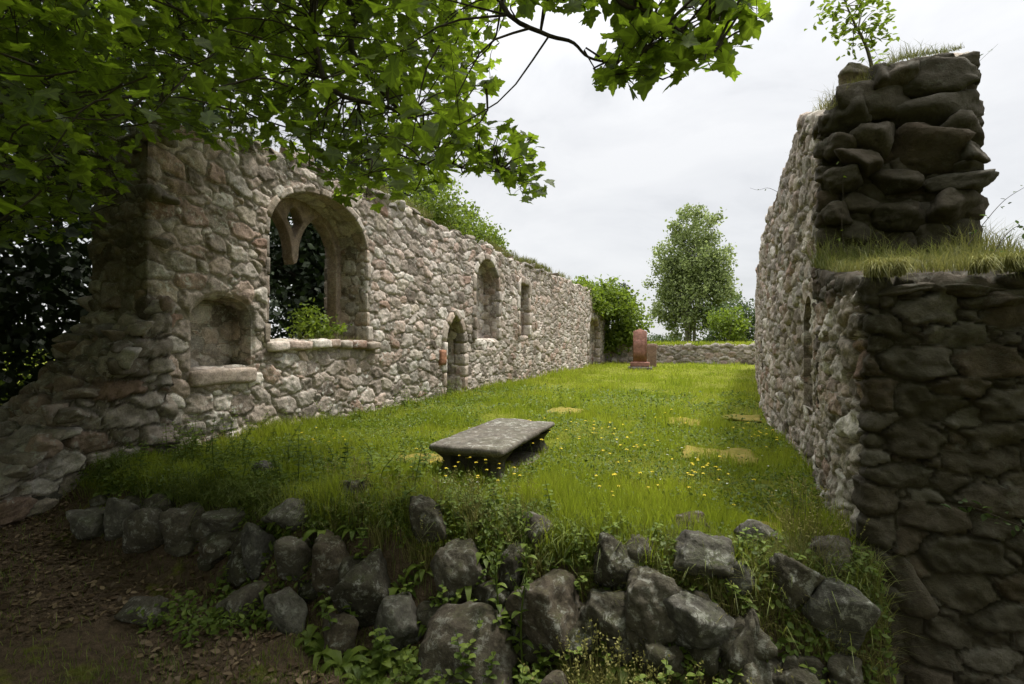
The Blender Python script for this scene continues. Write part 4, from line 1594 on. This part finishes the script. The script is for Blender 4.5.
# leaf litter
n = 12000
Xg = rng.uniform(-8, .8, n)
Yg = rng.uniform(1.6, 3.7, n)
k = (fbm(np.c_[Xg * .9, Yg * .9, 0 * Xg + 9], 3, 60) + .7 * sst(-Xg, 2.2, 4) > .1)
Xg, Yg = Xg[k], Yg[k]
P = np.c_[Xg, Yg, gz(Xg, Yg) + .012]
V, Fc, C = leaves(P, rng.normal(0, .35, (len(P), 3)) + [0, 0, 1], rng.uniform(.015, .075, len(P)), 'ovate')
C[:, 0] = C[:, 0] ** 1.6
tag(mk('leaf_litter', V, Fc, M_LITTER, None, C, smooth=False), 'brown dead leaves scattered on the bare dirt in front', 'leaf litter', None, 'stuff')


# ------------------------------------------------------------------ single plants
def add_leaf_strip(mb, base, dirv, L, w, arch, mi=0, seg=6):
    d = np.array([dirv[0], dirv[1], 0.0])
    d /= max(1e-6, np.linalg.norm(d))
    s = np.array([-d[1], d[0], 0])
    t = np.linspace(0, 1, seg + 1)
    ax = base + d * (L * (t * .75))[:, None] + np.array([0, 0, 1.0]) * (L * (arch * t - arch * 1.05 * t ** 2.2))[:, None]
    wd = w * np.sin(np.pi * np.clip(t * .92 + .06, 0, 1)) ** .8
    V = np.stack([ax - s * wd[:, None] + [0, 0, .12 * w], ax, ax + s * wd[:, None] + [0, 0, .12 * w]], 1).reshape(-1, 3)
    mb.add(V, gridq(seg + 1, 3), np.tile([rng.random(), 1, 0], (len(V), 1)), mi)


def leafy_weed(h, n=9, ls=.09):
    """upright stem with pairs of toothed leaves"""
    mb = MB()
    P = spline([(0, 0, -.03), (rng.normal(0, .03), rng.normal(0, .03), h * .5), (rng.normal(0, .07), rng.normal(0, .07), h)], 10)
    mb.add(*tube(P, np.linspace(.005, .002, 10), 5))
    a0 = rng.uniform(0, 6)
    for k in range(n):
        f = .15 + .85 * k / n
        p = P[min(9, int(f * 10))]
        for q in (0, math.pi):
            a = a0 + k * 1.57 + q + rng.normal(0, .2)
            add_leaf_strip(mb, p, (math.cos(a), math.sin(a)), ls * (1.25 - .7 * f) * rng.uniform(.8, 1.2), ls * .24 * (1.2 - .5 * f), .35, 0, 4)
    return mb


def dock(h, n=9):
    mb = MB()
    for k in range(n):
        a = k * 2.4 + rng.normal(0, .2)
        add_leaf_strip(mb, np.array([0, 0, -.01]), (math.cos(a), math.sin(a)), h * rng.uniform(.8, 1.3), h * .13, rng.uniform(.7, 1.3), 0, 7)
    return mb


def seed_grass(h, n=16):
    mb = MB()
    P = rng.normal(0, .04, (n * 5, 3)) * [1, 1, 0]
    V, Fc, C = blades(P, h * rng.uniform(.4, .8, n * 5), np.full(n * 5, .005), .8)
    mb.add(V, Fc, C)
    for k in range(n // 3):
        b = rng.normal(0, .03, 3) * [1, 1, 0]
        e = b + [rng.normal(0, .18) * h, rng.normal(0, .18) * h, h]
        L = spline([b, (b + e) / 2 + [0, 0, .08 * h], e], 7)
        mb.add(*tube(L, np.linspace(.002, .0012, 7), 3))
        for j in range(9):
            p = L[-1] + (L[-3] - L[-1]) * rng.random() + rng.normal(0, .008, 3)
            V, Fc, C = leaves(p[None], rnd_dir(1), np.array([.018]), 'rhomb')
            mb.add(V, Fc, C * 0 + .9)
    return mb


def tall_stalk(h):
    mb = MB()
    P = spline([(0, 0, -.03), (.01, .02, h * .35), (-.03, 0, h * .7), (.02, .02, h)], 14)
    mb.add(*tube(P, np.linspace(.008, .003, 14), 6))
    for k in range(16):
        f = .1 + .8 * k / 16
        p = P[int(f * 13)]
        a = k * 2.4
        add_leaf_strip(mb, p, (math.cos(a), math.sin(a)), .17 * (1.15 - .75 * f), .022, .5, 0, 5)
    for k in range(8):
        p = P[int((.5 + .06 * k) * 13)]
        a = k * 2.4 + 1
        e = p + np.array([math.cos(a) * .10, math.sin(a) * .10, .17])
        mb.add(*tube(np.array([p, (p + e) / 2 + [0, 0, .02], e]), [.003, .0025, .002], 4))
        for j in range(7):
            V, Fc, C = leaves((p + (e - p) * (.3 + .1 * j) + rng.normal(0, .01, 3))[None], rnd_dir(1), np.array([.035]), 'ovate')
            mb.add(V, Fc, C)
    return mb


def place(o, px, py, Y=None, D=None, z=None, s=1.0):
    if D is None:
        D = Y / ((px - 512) / F * SA + CA)
    c = at(px, py, D)
    if z is None:
        c[2] = float(gz(np.array([c[0]]), np.array([c[1]]))[0]) - .01
    else:
        c[2] = z
    o.location = c
    o.rotation_euler = (0, 0, rng.uniform(0, 6.28))
    o.scale = (s, s, s)


o = tall_stalk(1.22).build('weed_plant', M_WEED)
place(o, 524, 580, Y=3.34)
tag(o, 'tall dark weed with branching seed stems in the middle of the rubble row', 'weed')
o = tall_stalk(.95).build('weed_plant', M_WEED)
place(o, 499, 560, Y=3.42)
tag(o, 'shorter branching weed just left of the tall dark one, in the rubble row', 'weed')
protos = [leafy_weed(rng.uniform(.28, .5), 8, .10).build('weed_plant', M_WEED) for _ in range(4)]
docks = [dock(rng.uniform(.17, .26), 10).build('dock_plant', M_WEED) for _ in range(3)]
seeds = [seed_grass(rng.uniform(.35, .5)).build('grass_tuft', M_DRY) for _ in range(3)]
used = set()


def scatter(pl, lab, cat, grp, spots):
    for i, (px, Y, s) in enumerate(spots):
        src = pl[i % len(pl)]
        if src.name in used:
            o = src.copy()
            COL.objects.link(o)
        else:
            o = src
            used.add(src.name)
        place(o, px, 0, Y=Y, s=s)
        tag(o, lab, cat, grp)


scatter(protos, 'small upright leafy weed growing among the boulders and along the bank', 'weed', 'leafy weeds on the bank',
        [(rng.uniform(100, 860), rng.uniform(3.4, 4.2), rng.uniform(.45, 1.0)) for _ in range(130)] +
        [(rng.uniform(110, 420), rng.uniform(3.9, 5.2), rng.uniform(.8, 1.5)) for _ in range(80)] +
        [(rng.uniform(440, 600), rng.uniform(3.0, 3.7), rng.uniform(.6, 1.2)) for _ in range(18)] +
        [(rng.uniform(330, 840), rng.uniform(2.85, 3.5), rng.uniform(.6, 1.2)) for _ in range(50)])
nett = [leafy_weed(rng.uniform(.4, .65), 10, .11).build('nettle_plant', M_WEED) for _ in range(3)]
wallfoot = []
for _ in range(64):
    Y_ = 4.5 + rng.random() ** 1.6 * 9
    X_ = -6.85 + rng.random() ** 2 * .7
    wallfoot.append((512 + F * (X_ * CA + Y_ * SA) / (-X_ * SA + Y_ * CA), Y_, rng.uniform(.5, 1.05)))
scatter(nett, 'ragged nettle growing at the foot of the left wall', 'nettle', 'nettles along the left wall', wallfoot)
scatter(docks, 'low rosette of long green leaves growing on the bank or beside the boulders', 'weed', 'leaf rosettes by the boulders',
        [(rng.uniform(150, 620), rng.uniform(3.35, 4.6), rng.uniform(.6, 1.25)) for _ in range(84)] +
        [(rng.uniform(230, 440), rng.uniform(2.8, 3.3), rng.uniform(.7, 1.1)) for _ in range(16)] +
        [(rng.uniform(560, 850), rng.uniform(2.95, 3.9), rng.uniform(.5, .9)) for _ in range(12)])
scatter(seeds, 'tuft of long grass with pale seed heads in front of the boulders', 'grass tuft', 'seeding grass tufts',
        [(rng.uniform(570, 850), rng.uniform(2.7, 3.35), rng.uniform(.7, 1.3)) for _ in range(60)] +
        [(rng.uniform(780, 850), rng.uniform(3.8, 4.6), rng.uniform(.8, 1.2)) for _ in range(9)] +
        [(rng.uniform(330, 560), rng.uniform(3.7, 4.3), rng.uniform(.7, 1.0)) for _ in range(34)])


def flower(h, petal):
    mb = MB()
    P = spline([(0, 0, 0), (.01, 0, h * .5), (rng.normal(0, .03), rng.normal(0, .03), h)], 5)
    mb.add(*tube(P, np.full(5, .0016), 3), mi=0)
    for k in range(6):
        a = k * 1.047
        V, Fc, C = leaves(P[-1][None], np.array([[math.cos(a) * .5, math.sin(a) * .5, 1]]), np.array([.022]), 'rhomb', droop=np.array([math.cos(a), math.sin(a), .3]) * 4)
        mb.add(V, Fc, C, mi=1)
    return mb.build('buttercup_flower', None, mats=[M_WEED, petal])


fl = [flower(h, M_YEL) for h in (.16, .2, .24)]
scatter(fl, 'small yellow buttercup standing in the grass', 'flower', 'yellow buttercups',
        [(rng.uniform(410, 520), rng.uniform(4.7, 5.4), 1.15) for _ in range(22)] + [(rng.uniform(300, 345), rng.uniform(5.5, 6.5), 1.1) for _ in range(10)] +
        [(a + rng.normal(0, 16), b * rng.uniform(.92, 1.08), rng.uniform(1.0, 1.4)) for a, b in [(rng.uniform(400, 760), rng.uniform(4.2, 10)) for _ in range(16)] for _ in range(7)])
wl = [flower(h, M_WHITE) for h in (.10, .14)]
for o in wl:
    o.name = 'daisy_flower'
scatter(wl, 'small white daisy standing in the grass', 'flower', 'white daisies',
        [(rng.uniform(330, 790), rng.uniform(4.2, 9), rng.uniform(.7, 1.0)) for _ in range(46)])

# plant on the big window's sill, sapling and brambles on the right wall
make_tree('sill_plant', 'leafy plant growing on the sill of the big arched window', 'plant', (XL - .35, 8.1, 1.55), .6,
          [(0, 0, .42, .32, .45, .38), (.1, -.35, .22, .26, .3, .2), (0, .4, .25, .3, .35, .22)], 900, .085, M_BRIGHT, nl=9, tr=.012, shape='ovate', clump=.25, nclump=30, up=.8)
p = atY(876, 6.7, 4.5)
st = empty('sapling', 'thin bright-leaved sapling growing from the top of the right wall', 'sapling', p)
mb = MB()
top = at(842, -6, 5.3) - p
P = spline([(0, 0, -.1), top * .35 + [.02, 0, .0], top * .7, top], 14)
mb.add(*tube(P, np.linspace(.022, .005, 14), 7))
cl = []
for k in range(30):
    i = rng.integers(5, 14)
    e = P[i] + rng.normal(0, 1, 3) * [.19, .19, .13] + [0, 0, .06]
    mb.add(*tube(spline([P[i], (P[i] + e) / 2 + [0, 0, .03], e], 5), np.linspace(.006, .002, 5), 4))
    cl.append(e + rng.normal(0, .055, (15, 3)))
mb.build('stem', M_BARKG, st)
cl = np.concatenate(cl)
V, Fc, C = leaves(cl, rng.normal(0, .5, (len(cl), 3)) + [0, 0, 1], rng.uniform(.05, .09, len(cl)), 'ovate')
mk('crown', V, Fc, M_BRIGHT, st, C, smooth=False)


def bramble(label, pts, nleaf, mat=M_MIDLEAF, r=.004, name='bramble'):
    o0 = pts[0]
    P = spline(np.array(pts) - o0, 18)
    mb = MB()
    mb.add(*tube(P, np.linspace(r, r * .4, 18), 5), mi=0)
    k = rng.integers(3, 18, nleaf)
    L = P[k] + rng.normal(0, .02, (nleaf, 3))
    V, Fc, C = leaves(L, rng.normal(0, .6, (nleaf, 3)) + [0, 0, 1], rng.uniform(.025, .06, nleaf), 'ovate')
    mb.add(V, Fc, C, mi=1)
    o = mb.build(name, None, mats=[M_BARK, mat])
    o.location = o0
    tag(o, label, 'bramble')


D = 4.4
bramble('long bramble arching up from the turf ledge at the right edge of the photo', [at(968, 245, D), at(985, 222, D), at(1005, 200, D), at(1030, 184, D - .1)], 12)
bramble('short bramble with small leaves at the right end of the turf ledge', [at(990, 262, D - .2), at(1002, 240, D - .2), at(1018, 226, D - .2), at(1032, 232, D - .2)], 16)
bramble('bare thin stem rising against the dark end face above the turf ledge', [at(846, 262, 5.3), at(842, 225, 5.3), at(843, 190, 5.3), at(840, 160, 5.3)], 8, M_BRIGHT)
bramble('leafy bramble hanging across the dark end of the right wall', [at(1030, 530, 3.0), at(1005, 520, 3.02), at(975, 508, 3.05), at(955, 506, 3.08)], 22, M_MIDLEAF)
bramble('thin dead twig sticking out from the far side of the right wall', [at(778, 192, 9.2), at(768, 188, 9.2), at(758, 190, 9.2), at(750, 188, 9.2)], 2)
bramble('wiry stalk leaning out from the top of the right wall', [at(955, 84, 5.2), at(970, 70, 5.2), at(985, 56, 5.2), at(998, 44, 5.2)], 3, r=.0025)

# ------------------------------------------------------------------ light, sky, camera
w = bpy.data.worlds.new('World')
S.world = w
w.use_nodes = True
nt = w.node_tree
nt.nodes.clear()
t = NT(nt)
out = nt.nodes.new('ShaderNodeOutputWorld')
sky = t.n('TexSky', _sky_type='NISHITA')
sky.sun_disc = False
SUN_EL, SUN_AZ = 70.0, 42.0        # azimuth from +Y towards +X
sky.sun_elevation = R(SUN_EL)
sky.sun_rotation = R(SUN_AZ)
gen = t.n('TexCoord').outputs['Generated']
sepw = t.n('SeparateXYZ', Vector=gen)
zc = t.math('MAXIMUM', sepw.outputs[2], 0.0)
mp = t.n('Mapping', Vector=gen)
mp.inputs['Scale'].default_value = (1, 1, 2.2)
n1 = t.noise(mp.outputs[0], 2.3, 7, .58, .5)
cl = t.ramp(n1, [(.32, (4.0, 4.05, 4.15)), (.48, (4.95, 4.97, 5.02)), (.62, (5.4, 5.4, 5.4))])
zf = t.math('ADD', 1.0, t.math('MULTIPLY', t.math('POWER', zc, 5.0), 8.0))
cl = t.mix(1, cl, t.n('CombineColor', Red=zf, Green=zf, Blue=zf).outputs[0], 'MULTIPLY')
col = t.mix(.92, sky.outputs[0], cl)
bg = t.n('Background', Color=col, Strength=.1)
nt.links.new(bg.outputs[0], out.inputs[0])

sl = bpy.data.lights.new('sun', 'SUN')
sl.energy = 2.8
sl.angle = R(8)
sl.color = (1, .95, .87)
so = bpy.data.objects.new('sun', sl)
COL.objects.link(so)
from mathutils import Vector
dv = Vector((math.cos(R(SUN_EL)) * math.sin(R(SUN_AZ)), math.cos(R(SUN_EL)) * math.cos(R(SUN_AZ)), math.sin(R(SUN_EL))))
so.rotation_euler = dv.to_track_quat('Z', 'Y').to_euler()

cam = bpy.data.cameras.new('camera')
cam.lens = 18
cam.sensor_width = 36
cam.clip_start = .05
cam.clip_end = 3000
cam.shift_y = -.002
co = bpy.data.objects.new('camera', cam)
COL.objects.link(co)
co.location = (0, 0, H)
co.rotation_euler = (R(90), 0, ANG)
S.camera = co
S.view_settings.view_transform = 'Standard'
S.view_settings.look = 'None'
S.view_settings.exposure = .8
S.view_settings.gamma = 1
S.view_settings.use_curve_mapping = False
c = S.cycles
c.use_denoising = True
try:
    c.denoiser = 'OPENIMAGEDENOISE'
except Exception:
    pass
c.max_bounces = 6
c.diffuse_bounces = 3
c.glossy_bounces = 2
c.transmission_bounces = 3
c.caustics_reflective = False
c.caustics_refractive = False
